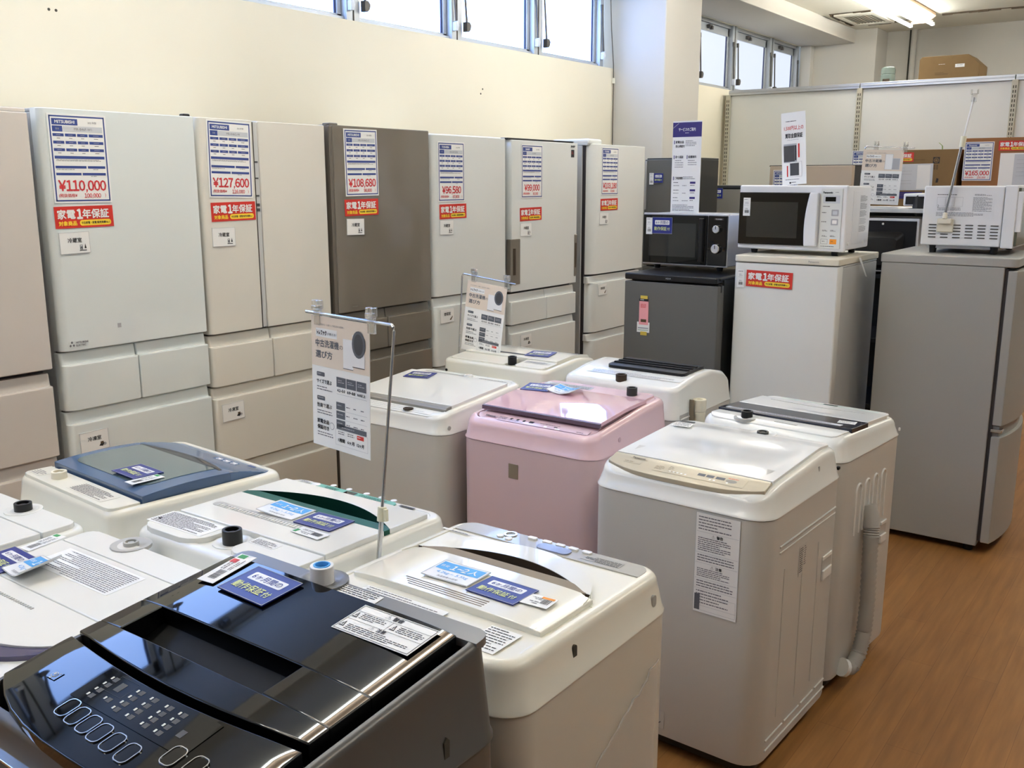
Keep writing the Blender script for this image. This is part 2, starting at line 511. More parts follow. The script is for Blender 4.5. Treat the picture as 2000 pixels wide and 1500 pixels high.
def mini_tag():
    """upright white stock tag with bar code"""
    s = Sheet(0.034, 0.082, 'paper', th=0.001)
    s.fine(0.004, 0.006, 0.026, 0.006, n=1); s.fine(0.008, 0.020, 0.018, 0.010, 'ink_light', 2); s.fine(0.004, 0.033, 0.026, 0.003, 'ink_light', 1)
    x = 0.008
    while x < 0.027:
        b = random.choice((0.0006, 0.001, 0.0014)); s.rect(x, 0.056, b, 0.013, 'ink'); x += b + 0.0008
    s.fine(0.010, 0.048, 0.014, 0.006, n=2)
    return s
def guide_sign(what):
    """hanging how-to-choose sign"""
    W, H = 0.21, 0.40
    s = Sheet(W, H, 'paper', th=0.0012)
    s.rect(0, 0, W, 0.152, 'beige_ink')
    s.txt('これから始める一人暮らしや新生活のお客様へ', 0.018, 0.024, 0.0062, 'ink_mid', w=0.105)
    s.rect(0.018, 0.036, 0.078, 0.026, 'paper', 2)
    s.txt('トレファク', 0.022, 0.049, 0.0145, 'ink', w=0.036, bold=0.05, l=3); s.txt('が教える!', 0.061, 0.050, 0.008, 'ink', w=0.032, l=3)
    s.txt('中古' + what, 0.016, 0.081, 0.0225, 'slate', w=0.086, bold=0.02); s.txt('の', 0.104, 0.084, 0.012, 'slate')
    s.txt('選び方', 0.016, 0.115, 0.0225, 'slate', w=0.062, bold=0.02)
    if what == '洗濯機':
        s.rect(0.118, 0.056, 0.036, 0.088, 'card_gloss', 2); s.rect(0.118, 0.143, 0.036, 0.002, 'slate', 3)
        s.rect(0.152, 0.040, 0.042, 0.094, 'card_gloss', 3); s.rect(0.152, 0.133, 0.042, 0.002, 'ink', 4)
        s.disc(0.174, 0.066, 0.023, 0.040, 'slate', 5); s.disc(0.174, 0.066, 0.016, 0.031, 'panel_dim', 6)
    else:
        s.rect(0.118, 0.030, 0.040, 0.112, 'card_gloss', 2); s.frame(0.118, 0.030, 0.040, 0.112, 0.0012, 'ink_light', 3)
        s.rect(0.156, 0.060, 0.040, 0.082, 'ink_light', 2); s.frame(0.156, 0.060, 0.040, 0.082, 0.0025, 'grey_paper', 3)
    y = 0.170
    for head, kind in (('サイズで選ぶ', 0), ('性能で選ぶ', 1)):
        s.rect(0.018, y, 0.030, 0.013, 'slate', r=0.003); s.fine(0.021, y + 0.004, 0.024, 0.006, 'ink_light', 1, l=2)
        s.txt(head, 0.018, y + 0.028, 0.013, 'ink', w=0.056, bold=0.02)
        s.fine(0.018, y + 0.044, 0.060, 0.016, 'ink_mid', 2)
        if kind == 0:
            for k in range(3):
                s.rect(0.092 + 0.036*k, y + 0.004, 0.034, 0.030, 'slate'); s.fine(0.097 + 0.036*k, y + 0.012, 0.024, 0.012, 'ink_light', 2, l=2)
                s.txt(('4.2~5.0', '6.0~8.0', '8.0以上')[k], 0.109 + 0.036*k, y + 0.044, 0.0085, 'ink', w=0.028, al='c', bold=0.03)
            s.rect(0.092, y + 0.055, 0.108, 0.0008, 'ink_light')
        else:
            for k in range(3):
                s.rect(0.090, y + 0.006 + 0.027*k, 0.032, 0.023, 'slate'); s.fine(0.094, y + 0.014 + 0.027*k, 0.022, 0.006, 'ink_light', 1, l=2)
                for q in range(3): s.fine(0.126 + 0.026*q, y + 0.015 + 0.027*k, 0.016, 0.008, 'ink_mid', 1)
                s.rect(0.124, y + 0.030 + 0.027*k, 0.076, 0.0006, 'ink_light')
        y += 0.074
    y = 0.322
    s.txt('家電全品', 0.018, y, 0.013, 'ink', w=0.044, bold=0.03); s.txt('保証付き', 0.018, y + 0.019, 0.013, 'ink', w=0.044, bold=0.03)
    s.disc(0.073, y + 0.008, 0.009, 0.011, 'ink_light', 1); s.disc(0.073, y + 0.008, 0.0075, 0.0092, 'paper', 2)
    s.fine(0.018, y + 0.034, 0.062, 0.016, 'ink_mid', 2)
    s.rect(0.090, y - 0.004, 0.108, 0.015, 'slate'); s.fine(0.11, y + 0.002, 0.06, 0.006, 'ink_light', 1, l=2)
    for k in range(3):
        if k == 2: s.rect(0.164, y + 0.015, 0.024, 0.012, 'red'); s.fine(0.166, y + 0.019, 0.018, 0.005, 'paper', 1, l=2)
        else: s.fine(0.096 + 0.034*k, y + 0.017, 0.025, 0.012, 'ink_mid', 2)
        s.txt(('1週間', '6ヶ月', '12ヶ月')[k], 0.108 + 0.034*k, y + 0.044, 0.011, 'ink', w=0.024, al='c', bold=0.03)
    s.frame(0.086, y + 0.012, 0.116, 0.048, 0.0006, 'ink_light')
    s.mb.v = [(a, b*0.7425, c) for a, b, c in s.mb.v]; s.H = 0.297
    return s

# ------------------------------------------------------------------ the room
WY = 3.92            # plane of the main wall
CZ = 3.20            # ceiling
m = MB(); m.box(-4.0, 11.6, -5.0, 4.3, -0.10, 0.0, 'wood_floor'); struct(m.build('floor', smooth=False))
m = MB(); m.box(-4.0, 11.6, -5.0, 4.3, CZ, CZ + 0.1, 'ceiling_paint'); struct(m.build('ceiling', smooth=False))
m = MB(); m.box(-4.0, 8.78, WY, WY + 0.16, 0, 2.472, 'wall_paint'); m.box(8.78, 10.8, WY, WY + 0.16, 0, 2.472, 'wall_paint')
m.box(-4.0, 10.8, WY + 0.0, WY + 0.2, 3.06, CZ, 'wall_paint')
struct(m.build('wall_back', smooth=False))
m = MB(); m.box(11.2, 11.4, -5.0, 4.3, 0, CZ, 'pillar_paint'); struct(m.build('wall_right', smooth=False))
m = MB(); m.box(-4.2, -4.0, -5.0, 4.3, 0, CZ, 'far_paint'); struct(m.build('wall_left', smooth=False))
m = MB(); m.box(-4.0, 11.6, -5.2, -5.0, 0, CZ, 'far_paint'); struct(m.build('wall_front', smooth=False))
# pillar beside the windows, column in the far corner, soffit over the windows
m = MB(); m.box(6.70, 7.30, 3.48, WY + 0.1, 0, CZ, 'pillar_paint'); struct(m.build('trim_1', bevel=0.012))
m = MB(); m.box(10.8, 11.2, 3.14, 4.12, 0, CZ, 'pillar_paint'); struct(m.build('trim_2', bevel=0.008))
m = MB(); m.box(-4.0, 10.8, 3.365, WY, 3.06, CZ, 'pillar_paint'); struct(m.build('trim_3', bevel=0.006))
m = MB(); m.box(10.70, 10.80, WY - 0.12, WY, 2.4, 3.06, 'pillar_paint'); struct(m.build('trim_4', bevel=0.006))
# screw holes in the wall boards
def wall_wire():
    w = MB()
    w.tube([(6.62, WY - 0.008, 3.0), (6.64, WY - 0.010, 2.75), (6.675, WY - 0.012, 2.50), (6.682, WY - 0.012, 2.36), (6.682, WY - 0.012, 1.4)], 0.004, 'dark_metal', 6)
    w.box(6.672, 6.692, WY - 0.02, WY - 0.004, 2.36, 2.40, 'washer_cream')
    o = w.build('wall_cable'); tag(o, 'thin cable running down the wall corner beside the pillar', 'cable')
    h = MB()
    for x, z in ((5.05, 2.20), (5.03, 2.17), (2.20, 2.30), (2.23, 2.30)):
        h.cyl((x, WY - 0.001, z), 0.006, 0.002, 'slot_dark', 'y', 8)
    struct(h.build('trim_5'))
wall_wire()

# ------------------------------------------------------------------ windows
def window(n, x0, x1, pane, stay_left=True, stay_right=True, first=False):
    """one awning sash between mullions: frame, sash, frosted pane, stays"""
    zb, zt = 2.472, 3.06
    yf = WY + 0.03
    m = MB()
    m.box(x0, x1, yf, yf + 0.09, zb, zb + 0.02, 'alu_frame'); m.box(x0, x1, yf, yf + 0.09, zt - 0.03, zt, 'alu_frame')
    m.box(x0, x0 + 0.05, yf - 0.02, yf + 0.09, zb, zt, 'alu_frame'); m.box(x1 - 0.05, x1, yf - 0.02, yf + 0.09, zb, zt, 'alu_frame')
    m.box(x0 - 0.004, x0 + 0.004, yf - 0.024, yf, zb, zt, 'slot_dark')
    fr = m.build('window_%d' % n, bevel=0.002); fr['kind'] = 'structure'
    s = MB(); a, b = x0 + 0.052, x1 - 0.052
    s.box(a, a + 0.03, yf + 0.02, yf + 0.06, zb + 0.022, zt - 0.032, 'alu_frame'); s.box(b - 0.03, b, yf + 0.02, yf + 0.06, zb + 0.022, zt - 0.032, 'alu_frame')
    s.box(a, b, yf + 0.02, yf + 0.06, zb + 0.022, zb + 0.034, 'alu_frame'); s.box(a, b, yf + 0.02, yf + 0.06, zt - 0.10, zt - 0.032, 'alu_frame')
    sa = s.build('sash', fr, bevel=0.002)
    g = MB(); g.box(a + 0.03, b - 0.03, yf + 0.036, yf + 0.044, zb + 0.034, zt - 0.10, pane); g.build('pane', sa, smooth=False)
    e = MB(); e.box(b - 0.042, b - 0.03, yf + 0.030, yf + 0.036, zb + 0.034, zt - 0.10, 'sealant'); e.build('glazing_seal', sa, smooth=False)
    k = MB(); cx = (x0 + x1)/2 - 0.1
    k.box(cx - 0.03, cx + 0.03, yf - 0.012, yf + 0.02, zt - 0.075, zt - 0.045, 'dark_metal'); k.box(cx - 0.012, cx + 0.012, yf - 0.03, yf, zt - 0.09, zt - 0.06, 'dark_metal')
    k.build('latch', sa, bevel=0.003)
    for sx, on in ((x0 + 0.035, stay_left), (x1 - 0.035, stay_right)):
        if not on: continue
        t = MB()
        dx = 0.045 if sx < cx else 0.012
        t.tube([(sx + dx - 0.025, yf - 0.03, zb + 0.42), (sx + dx, yf - 0.035, zb + 0.10)], 0.007, 'dark_metal', 8)
        t.tube([(sx + dx - 0.030, yf - 0.03, zb + 0.44), (sx + dx - 0.026, yf - 0.03, zb + 0.40)], 0.011, 'dark_metal', 8)
        if sx < cx:
            t.prism([(sx + 0.022, zb + 0.055), (sx + 0.022, zb + 0.112), (sx + 0.05, zb + 0.112), (sx + 0.066, zb + 0.095), (sx + 0.06, zb + 0.07), (sx + 0.045, zb + 0.055)], 'y', yf - 0.055, yf - 0.02, 'dark_metal')
        else:
            t.prism([(sx - 0.008, zb + 0.05), (sx - 0.008, zb + 0.10), (sx + 0.012, zb + 0.11), (sx + 0.022, zb + 0.08), (sx + 0.012, zb + 0.05)], 'y', yf - 0.05, yf - 0.02, 'paper_cool')
        t.build('stay', fr, bevel=0.003)
    return fr
wx = [3.925 - 0.885*k for k in range(7, 0, -1)] + [3.925, 4.81, 5.69, 6.56]
wi = 1
for a, b in zip(wx[:-1], wx[1:]):
    window(wi, a, b, 'pane_near'); wi += 1
for a, b in ((7.32, 8.15), (8.15, 8.98), (8.98, 9.92), (9.92, 10.70)):
    window(wi, a, b, 'pane_far'); wi += 1
# daylight outside the frosted panes is carried by the panes themselves

# ------------------------------------------------------------------ ceiling fittings
def batten(x0, label, y=2.55, group='twin tube ceiling lights'):
    L = 2.45
    r = thing('ceiling_light', label, 'light', (x0 + L/2, y, CZ), 0, group)
    h = MB()
    h.prism([(-0.115, 0), (0.115, 0), (0.125, -0.03), (0.055, -0.082), (-0.055, -0.082), (-0.125, -0.03)], 'x', -L/2, L/2, 'lamp_housing')
    h.build('housing', r, bevel=0.003)
    for sy in (-0.10, 0.10):
        t = MB(); t.cyl((-L/2 + 0.03, sy, -0.105), 0.016, L - 0.06, 'tube', 'x', 8); t.build('tube', r)
        for ex in (-L/2, L/2 - 0.02):
            c = MB(); c.box(ex, ex + 0.02, sy - .017, sy + .017, -0.120, -0.088, 'card_gloss'); c.box(ex, ex + .02, min(sy, 0), max(sy, 0), -.090, -.07, 'lamp_housing'); c.build('lamp_holder', r, bevel=0.003)
    return r
batten(7.75, 'twin tube ceiling light nearest the far corner, above the partition wall')
batten(4.3, 'twin tube ceiling light out over the refrigerator row')
batten(0.8, 'twin tube ceiling light above the washing machine aisle', 2.35)
batten(-2.0, 'added twin tube ceiling light, out of frame, brightening the left of the washing machine aisle', 2.35)  # added unseen light, brightens the left machines and the appliance fronts
for i, (x, y) in enumerate(((0.8, -0.6), (4.3, -0.6), (7.75, -0.6))):
    batten(x, 'twin tube ceiling light of the shop floor behind the photographer', y)

v = thing('ceiling_vent', 'square white ceiling vent with torn plaster around its frame', 'vent', (10.1, 3.07, CZ))
m = MB()
m.box(-0.36, 0.36, -0.19, -0.145, -0.02, 0, 'ceiling_paint'); m.box(-0.36, 0.36, 0.145, 0.19, -0.02, 0, 'ceiling_paint')
m.box(-0.36, -0.27, -0.145, 0.145, -0.02, 0, 'ceiling_paint'); m.box(0.27, 0.36, -0.145, 0.145, -0.02, 0, 'ceiling_paint'); m.build('frame', v, bevel=0.003)
m = MB(); m.box(-0.27, 0.27, -0.145, 0.145, -0.008, 0, 'vent_grey')
for k in range(9): m.box(-0.25, 0.25, -0.13 + 0.031*k, -0.118 + 0.031*k, -0.016, -0.006, 'vent_grey')
m.build('grille', v, smooth=False)
def torn(pts_a, w, name):
    m = MB()
    for (x0, y0), (x1, y1) in zip(pts_a[:-1], pts_a[1:]):
        d = Vector((x1-x0, y1-y0)); n = 5
        for k in range(n):
            a = Vector((x0, y0)) + d*(k/n); b = Vector((x0, y0)) + d*((k+1.15)/n)
            q = Vector((-d.y, d.x)).normalized()*w*random.uniform(0.3, 1.0)
            p = Vector((-d.y, d.x)).normalized()*w*random.uniform(0.3, 1.0)
            zz = CZ - random.uniform(0.004, 0.02)
            m.loft([[(a.x - q.x, a.y - q.y, CZ), (a.x + q.x, a.y + q.y, CZ), (a.x + q.x*0.4, a.y + q.y*0.4, zz), (a.x - q.x*0.5, a.y - q.y*0.5, zz)],
                    [(b.x - p.x, b.y - p.y, CZ), (b.x + p.x, b.y + p.y, CZ), (b.x + p.x*0.4, b.y + p.y*0.4, zz), (b.x - p.x*0.5, b.y - p.y*0.5, zz)]], 'crack')
    return m
t = torn([(9.70, 2.90), (9.72, 3.28), (10.44, 3.31), (10.50, 3.15), (10.48, 2.62)], 0.028, 'x')
t2 = t.build('torn_plaster', smooth=False); t2.parent = v; t2.matrix_parent_inverse = Matrix.Translation((-10.1, -3.07, -CZ))
t = torn([(10.32, 2.40), (10.30, 2.0), (10.34, 1.5), (10.31, 0.8)], 0.022, 'x'); struct(t.build('trim_6', smooth=False))
m = MB(); m.cyl((11.165, 2.86, 2.2), 0.030, 1.0, 'pillar_paint', 'z', 16); m.cyl((11.19, 2.905, 2.2), 0.008, 1.0, 'slot_dark', 'z', 8)
tag(m.build('wall_pipe'), 'white vertical pipe on the far wall behind the partition', 'pipe')

# ------------------------------------------------------------------ refrigerators
def front_ring(x0, x1, off, D, rl, rr, z):
    pts = [(x0, D)]
    for k in range(6):
        a = R(180 + 90*k/5); pts.append((x0 + rl + rl*math.cos(a), off + rl + rl*math.sin(a)))
    for k in range(6):
        a = R(270 + 90*k/5); pts.append((x1 - rr + rr*math.cos(a), off + rr + rr*math.sin(a)))
    pts.append((x1, D))
    return [(a, b, z) for a, b in pts]
def door_mesh(x0, x1, z0, z1, m, D=0.058, rl=0.02, rr=0.008, lip=None):
    mb = MB()
    mb.loft([front_ring(x0 + .002, x1 - .002, .003, D, rl, rr, z0), front_ring(x0, x1, 0, D, rl, rr, z0 + .003),
             front_ring(x0, x1, 0, D, rl, rr, z1 - .003), front_ring(x0 + .002, x1 - .002, .003, D, rl, rr, z1)], m)
    return mb
def drawer_mesh(x0, x1, z0, z1, m, D=0.058, rl=0.018, rr=0.008, g=0.045):
    """drawer front with a full-width slanted finger groove along its top"""
    mb = MB(); rl2 = min(rl, 0.012); rr2 = min(rr, 0.008)
    mb.loft([front_ring(x0 + .002, x1 - .002, .003, D, rl, rr, z0), front_ring(x0, x1, 0, D, rl, rr, z0 + .003),
             front_ring(x0, x1, 0, D, rl, rr, z1 - g - .003), front_ring(x0, x1, 0.0015, D, rl, rr, z1 - g), front_ring(x0, x1, 0.018, D, rl2, rr2, z1 - g + .0015),
             front_ring(x0, x1, 0.024, D, rl2, rr2, z1 - .003), front_ring(x0 + .002, x1 - .002, .026, D, rl2, rr2, z1)], m)
    return mb
def fridge(name, label, x0, x1, h, fronts, m_front, m_side, dep=0.66, y=3.2, rz=0.0, group=None, z0=0.03, base=(0, 0), topm=None, rl=0.02, cat='refrigerator'):
    """fronts: (kind, u0, u1, z0, z1) with u along the front from its left end"""
    w = x1 - x0
    r = thing(name, label, cat, ((x0 + x1)/2, y, 0) if not rz else base, rz, group)
    hw = w/2
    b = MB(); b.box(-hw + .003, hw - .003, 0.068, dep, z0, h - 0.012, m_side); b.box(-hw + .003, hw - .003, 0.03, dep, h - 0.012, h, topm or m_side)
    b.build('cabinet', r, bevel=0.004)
    g = MB(); g.box(-hw + .012, hw - .012, 0.050, 0.069, z0 + .02, h - .014, 'gasket'); g.build('gasket', r, smooth=False)
    k = MB(); k.box(-hw + .02, hw - .02, 0.09, dep - .02, 0.012, z0, 'black_plastic'); k.build('base', r, smooth=False)
    for sx in (-hw + .06, hw - .06):
        for sy in (0.11, dep - 0.06):
            f = MB(); f.cyl((sx, sy, 0), 0.02, z0 - .002, 'black_plastic'); f.build('foot', r)
    for i, (kind, u0, u1, za, zb) in enumerate(fronts):
        mm = m_front
        rr_ = 0.008; rll = rl if u0 < 0.02 else 0.006
        if kind == 'door':
            o = door_mesh(-hw + u0, -hw + u1, za, zb, mm, rl=rll, rr=rr_).build('door', r)
        else:
            o = drawer_mesh(-hw + u0, -hw + u1, za, zb, mm, rl=rll, rr=rr_).build('drawer', r, sharp=22)
    return r
def hinge_cover(r, x, h, m, y0=0.012, wd=0.09, dp=0.10):
    b = MB(); b.box(x - wd/2, x + wd/2, y0, y0 + dp, h - 0.004, h + 0.012, m); b.build('hinge_cover', r, bevel=0.005)

GR = 'tall refrigerators along the wall'
# leftmost, half out of frame
f = fridge('refrigerator', 'leftmost refrigerator, pale pinkish white, cut by the left frame edge', 1.10, 1.690, 1.845,
       [('door', 0, .59, .985, 1.842), ('drawer', 0, .585, .675, .968), ('drawer', 0, .585, .10, .668)], 'white_pink', 'fridge_side', group=GR)
hinge_cover(f, .25, 1.845, 'white_pink')
# wide white door over a pair of drawers
f = fridge('refrigerator', 'white glass-door refrigerator tagged 110,000 yen with two side-by-side drawers', 1.728, 2.330, 1.862,
       [('door', 0, .602, 1.036, 1.862), ('drawer', 0, .291, .822, 1.030), ('drawer', .295, .602, .822, 1.030), ('drawer', 0, .602, .45, .816), ('drawer', 0, .602, .06, .444)], 'white_glass', 'fridge_side', group=GR, rl=0.03)
hinge_cover(f, .28, 1.860, 'black_plastic', wd=0.03, dp=0.03)
s = Sheet(0.075, 0.022, 'white_glass', th=0.0005)
for k, (a, b) in enumerate(((0.011, 0.004), (0.005, 0.015), (0.017, 0.015))):
    s.poly([(a, b - 0.005), (a + 0.0045, b), (a, b + 0.005), (a - 0.0045, b)], 'ink_mid')
s.txt('MITSUBISHI', 0.026, 0.006, 0.0065, 'ink_mid', w=0.045, bold=0.03); s.txt('ELECTRIC', 0.026, 0.016, 0.0065, 'ink_mid', w=0.036, bold=0.03)
s.build('logo', (-.238, -0.0006, 1.060), parent=f, **FR_Y)
s = Sheet(0.014, 0.016, 'ink_light', th=0.0005); s.build('indicator', (-.078, -0.0006, 1.107), parent=f, **FR_Y)
# french door
f = fridge('refrigerator', 'cream white french-door refrigerator tagged 127,600 yen', 2.345, 2.998, 1.862,
       [('door', 0, .262, 1.018, 1.862), ('door', .289, .653, 1.018, 1.860), ('drawer', 0, .310, .802, 1.010), ('drawer', .314, .653, .802, 1.010), ('drawer', 0, .653, .47, .796), ('drawer', 0, .653, .10, .462)], 'white_warm', 'fridge_side', group=GR)
m = MB(); m.box(-.064, -.040, 0.004, 0.056, 1.02, 1.855, 'fridge_side'); m.box(-.066, -.063, 0.0, 0.05, 1.02, 1.855, 'slot_dark'); m.build('handle', f, bevel=0.002)
for z in (1.695, 1.63, 1.56, 1.52, 1.50):
    m = MB(); m.box(-.062, -.047, 0.002, 0.006, z, z + (.006 if z > 1.53 else .012), 'panel_dim'); m.build('control', f, smooth=False)
m = MB(); m.box(-.037, -.0365, 0.004, 0.056, 1.02, 1.85, 'slot_dark'); m.build('door_gap', f, smooth=False)
# brown
f = fridge('refrigerator', 'brown glass-door refrigerator tagged 108,680 yen', 3.020, 3.690, 1.866,
       [('door', .024, .67, 1.028, 1.864), ('drawer', .024, .345, .832, 1.022), ('drawer', .349, .67, .832, 1.022), ('drawer', .024, .67, .45, .826), ('drawer', .024, .67, .10, .444)], 'brown_glass', 'brown_side', group=GR, rl=0.012)
m = MB(); m.box(-.331, -.312, 0.002, 0.06, 0.12, 1.86, 'brown_side'); m.build('door_edge', f, bevel=0.003)
s = Sheet(0.05, 0.014, 'brown_glass', th=0.0004); s.txt('MITSUBISHI', 0.003, 0.007, 0.005, 'grey_band', w=0.044); s.build('logo', (-.205, -.0006, 1.052), parent=f, **FR_Y)
hinge_cover(f, -.29, 1.862, 'brown_side', wd=0.05, dp=0.05)
# next white
f = fridge('refrigerator', 'white refrigerator tagged 96,580 yen just right of the brown one', 3.715, 4.325, 1.856,
       [('door', 0, .61, 1.038, 1.850), ('drawer', 0, .61, .672, 1.030), ('drawer', 0, .61, .36, .664), ('drawer', 0, .61, .10, .352)], 'white_gloss', 'fridge_side', group=GR, rl=0.035, topm='washer_white')
# two-way door with brown handles
f = fridge('refrigerator', 'white refrigerator with brown handles at both door edges, tagged 99,000 yen', 4.352, 5.072, 1.858,
       [('door', .028, .712, 1.004, 1.846), ('drawer', .028, .388, .814, .990), ('drawer', .390, .712, .814, .990), ('drawer', .028, .712, .47, .806), ('drawer', .028, .712, .10, .462)], 'white_gloss', 'fridge_grey_side', group=GR, rl=0.05)
for xa, xb in ((-.345, -.252), (.322, .352)):
    m = MB(); m.box(xa, xb, -0.004, 0.03, 1.045, 1.302, 'brown_glass')
    h = m.build('handle', f, bevel=0.004)
    m = MB(); m.box(xa + .022, xa + .045, -0.006, 0.0, 1.10, 1.25, 'dark_taupe') if xb - xa > .05 else m.box(xa + .004, xb - .012, -0.006, 0.0, 1.10, 1.25, 'dark_taupe'); m.build('grip_slot', h, smooth=False)
s = Sheet(0.085, 0.02, 'white_gloss', th=0.0004); s.txt('SHARP', 0.0425, 0.010, 0.011, 'ink', w=0.07, al='c', bold=0.05); s.build('logo', (.292, -.0006, 1.826), parent=f, **FR_Y)
s = Sheet(0.034, 0.044, 'ink', th=0.0006); s.fine(0.006, 0.012, 0.02, 0.02, 'red', 2); s.build('badge', (.291, -.0006, 1.785), parent=f, **FR_Y)
m = MB(); m.box(-.355, .31, 0.01, 0.05, 1.846, 1.856, 'black_plastic'); m.build('top_trim', f, smooth=False)
# last in the row
f = fridge('refrigerator', 'white refrigerator tagged 103,180 yen at the right end of the wall row', 5.215, 5.915, 1.852,
       [('door', .015, .70, 1.036, 1.850), ('drawer', .015, .70, .660, 1.024), ('drawer', .015, .70, .36, .650), ('drawer', .015, .70, .10, .352)], 'white_gloss', 'fridge_side', group=GR, rl=0.085)
m = MB(); m.box(-.345, -.18, 0.02, 0.30, 1.845, 1.882, 'washer_white'); m.build('hinge_cover', f, bevel=0.015)

# price cards, warranty cards and compartment labels of the wall row
YF = 3.2 - 0.001
GP, GW, GL = 'price cards on the refrigerators', 'red warranty cards', 'compartment labels'
for cx, cz, args, wz, wxc, lx, lz, tilt, pos in (
    (1.857, 1.696, ('MITSUBISHI', '2021年製', 'MR-B46F-W1', '110,000', '100,000'), 1.500, 1.854, 1.809, 1.412, 0.0, '110,000 yen on the white wide-door refrigerator'),
    (2.486, 1.705, ('MITSUBISHI', '2022年製', 'MR-R46G-W', '127,600', '116,000'), 1.503, 2.489, 2.433, 1.404, 0.02, '127,600 yen on the french-door refrigerator'),
    (3.215, 1.704, ('MITSUBISHI', '2021年製', 'MR-MX46G-C', '108,680', '98,800'), 1.504, 3.209, 3.164, 1.417, -0.01, '108,680 yen on the brown refrigerator'),
    (3.856, 1.668, ('TOSHIBA', '2022年製', 'GR-S41GXH', '96,580', '87,800'), 1.470, 3.867, 3.813, 1.390, 0.0, '96,580 yen beside the brown refrigerator'),
    (4.575, 1.676, ('SHARP', '2021年製', 'SJ-GA42F', '99,000', '90,000'), 1.438, 4.566, 4.516, 1.352, 0.0, '99,000 yen on the brown-handled white refrigerator'),
    (5.449, 1.684, ('TOSHIBA', '2021年製', 'GR-S36S', '103,180', '93,800'), 1.476, 5.447, 5.383, 1.388, 0.0, '103,180 yen on the last refrigerator of the wall row')):
    up = (math.sin(tilt), 0, math.cos(tilt)); rt = (math.cos(tilt), 0, -math.sin(tilt))
    tag(price_card(*args).build('price_card', (cx, YF, cz), rt, up), 'blue framed price card reading ' + pos, 'price card', GP)
    where = pos.split(' yen ')[1]
    tag(warranty_card().build('warranty_card', (wxc, YF, wz), (1, 0, .012), (0, 0, 1)), 'red one-year warranty card under the %s yen price card' % pos.split(' yen')[0], 'warranty card', GW)
    tag(room_label('冷蔵室').build('compartment_label', (lx, YF, lz), (1, 0, random.uniform(-.02, .02)), (0, 0, 1)), 'small white fridge compartment label below the %s yen card' % pos.split(' yen')[0], 'label', GL)
for x, z, wd, lab in ((1.814, .701, '冷凍室', 'small freezer label on the lower drawer of the 110,000 yen refrigerator'),
                      (2.427, .691, '冷凍室', 'small freezer label on the drawer of the french-door refrigerator'),
                      (3.808, .935, '野菜室', 'small vegetable compartment label on the refrigerator tagged 96,580 yen'),
                      (4.521, .710, '冷凍室', 'small freezer label on the refrigerator with brown handles'),
                      (5.384, .931, '野菜室', 'small vegetable label on the last refrigerator of the row')):
    tag(room_label(wd).build('compartment_label', (x, YF, z), (1, 0, .02), (0, 0, 1)), lab, 'label', GL)

# ------------------------------------------------------------------ small refrigerators and microwaves beyond the washing machines
RX = -math.pi/2          # front faces -X
def local_pt(base, rz, p):
    c, s_ = math.cos(rz), math.sin(rz)
    return (base[0] + p[0]*c - p[1]*s_, base[1] + p[0]*s_ + p[1]*c, p[2])

# dark compact fridge under the black microwave
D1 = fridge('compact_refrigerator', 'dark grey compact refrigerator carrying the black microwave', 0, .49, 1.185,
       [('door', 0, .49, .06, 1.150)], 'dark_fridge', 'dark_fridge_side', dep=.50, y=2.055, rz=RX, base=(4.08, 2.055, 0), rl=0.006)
D1.location = (4.08, 2.055, 0)
m = MB(); m.box(-.245, .235, -0.002, 0.5, 1.158, 1.188, 'black_plastic'); m.build('top_cover', D1, bevel=0.006)
m = MB(); m.cyl((.235, .03, 1.12), 0.012, .038, 'black_plastic'); m.build('hinge', D1)
s = Sheet(0.06, 0.012, 'black_plastic', th=0.0004); s.txt('AQUA', 0.03, 0.006, 0.008, 'grey_paper', al='c', w=0.04); s.build('logo', (-.01, -.0026, 1.172), parent=D1, **FR_Y)
# pink repair tag
s = Sheet(0.05, 0.125, 'pink_paper', th=0.001)
s.rect(0, -.001, .05, .012, 'ink', 2); s.fine(.006, .003, .036, .006, 'paper', 1, l=3); s.fine(.008, .025, .03, .02, 'red', 3); s.rect(.010, .098, .03, .014, 'cardboard_dark', 2)
s.mb.box(.006, .044, .0, .016, 0.0, .0016, 'tape_yellow')
s.mb.box(-.010, .058, -.162, -.112, 0.0, .0008, 'paper'); s.rect(-.004, .138, .056, .006, 'ink_light', 2); s.rect(-.004, .150, .056, .002, 'ink_green', 2)
s.mb.box(.010, .044, -.176, -.158, 0.0, .0018, 'tape_yellow')
tag(s.build('repair_tag', (4.078, 2.19, 1.005), **FR_X), 'pink repair tag taped over a white slip on the dark compact refrigerator', 'tag')

D2 = fridge('compact_refrigerator', 'white compact refrigerator with a cream top carrying the white microwave', 0, .475, 1.262,
       [('door', 0, .475, .50, 1.258), ('door', 0, .475, .06, .49)], 'washer_white', 'fridge_side', dep=.58, rz=RX, base=(4.17, 1.538, 0), rl=0.012)
m = MB(); m.loft([[(x, y, z) for x, y in rrect(-.2405, .2405, -.006, .585, (.006, .006, .02, .02), 4)] for z in (1.262, 1.292)], 'tape_cream')
m.build('top_cover', D2, bevel=0.005)
s = Sheet(0.075, 0.012, 'tape_cream', th=0.0004); s.txt('Panasonic', 0.0375, 0.006, 0.0085, 'grey_band', al='c', w=0.06); s.build('logo', (.13, -.0066, 1.277), parent=D2, **FR_Y)
tag(mini_tag().build('stock_tag', (4.167, 1.742, 1.185), **FR_X), 'white stock tag at the top left corner of the white compact refrigerator', 'tag', 'white stock tags')
tag(warranty_card().build('warranty_card', (4.167, 1.608, 1.188), (0, -1, -.018), (0, 0, 1)), 'red one-year warranty card on the white compact refrigerator', 'warranty card', GW)
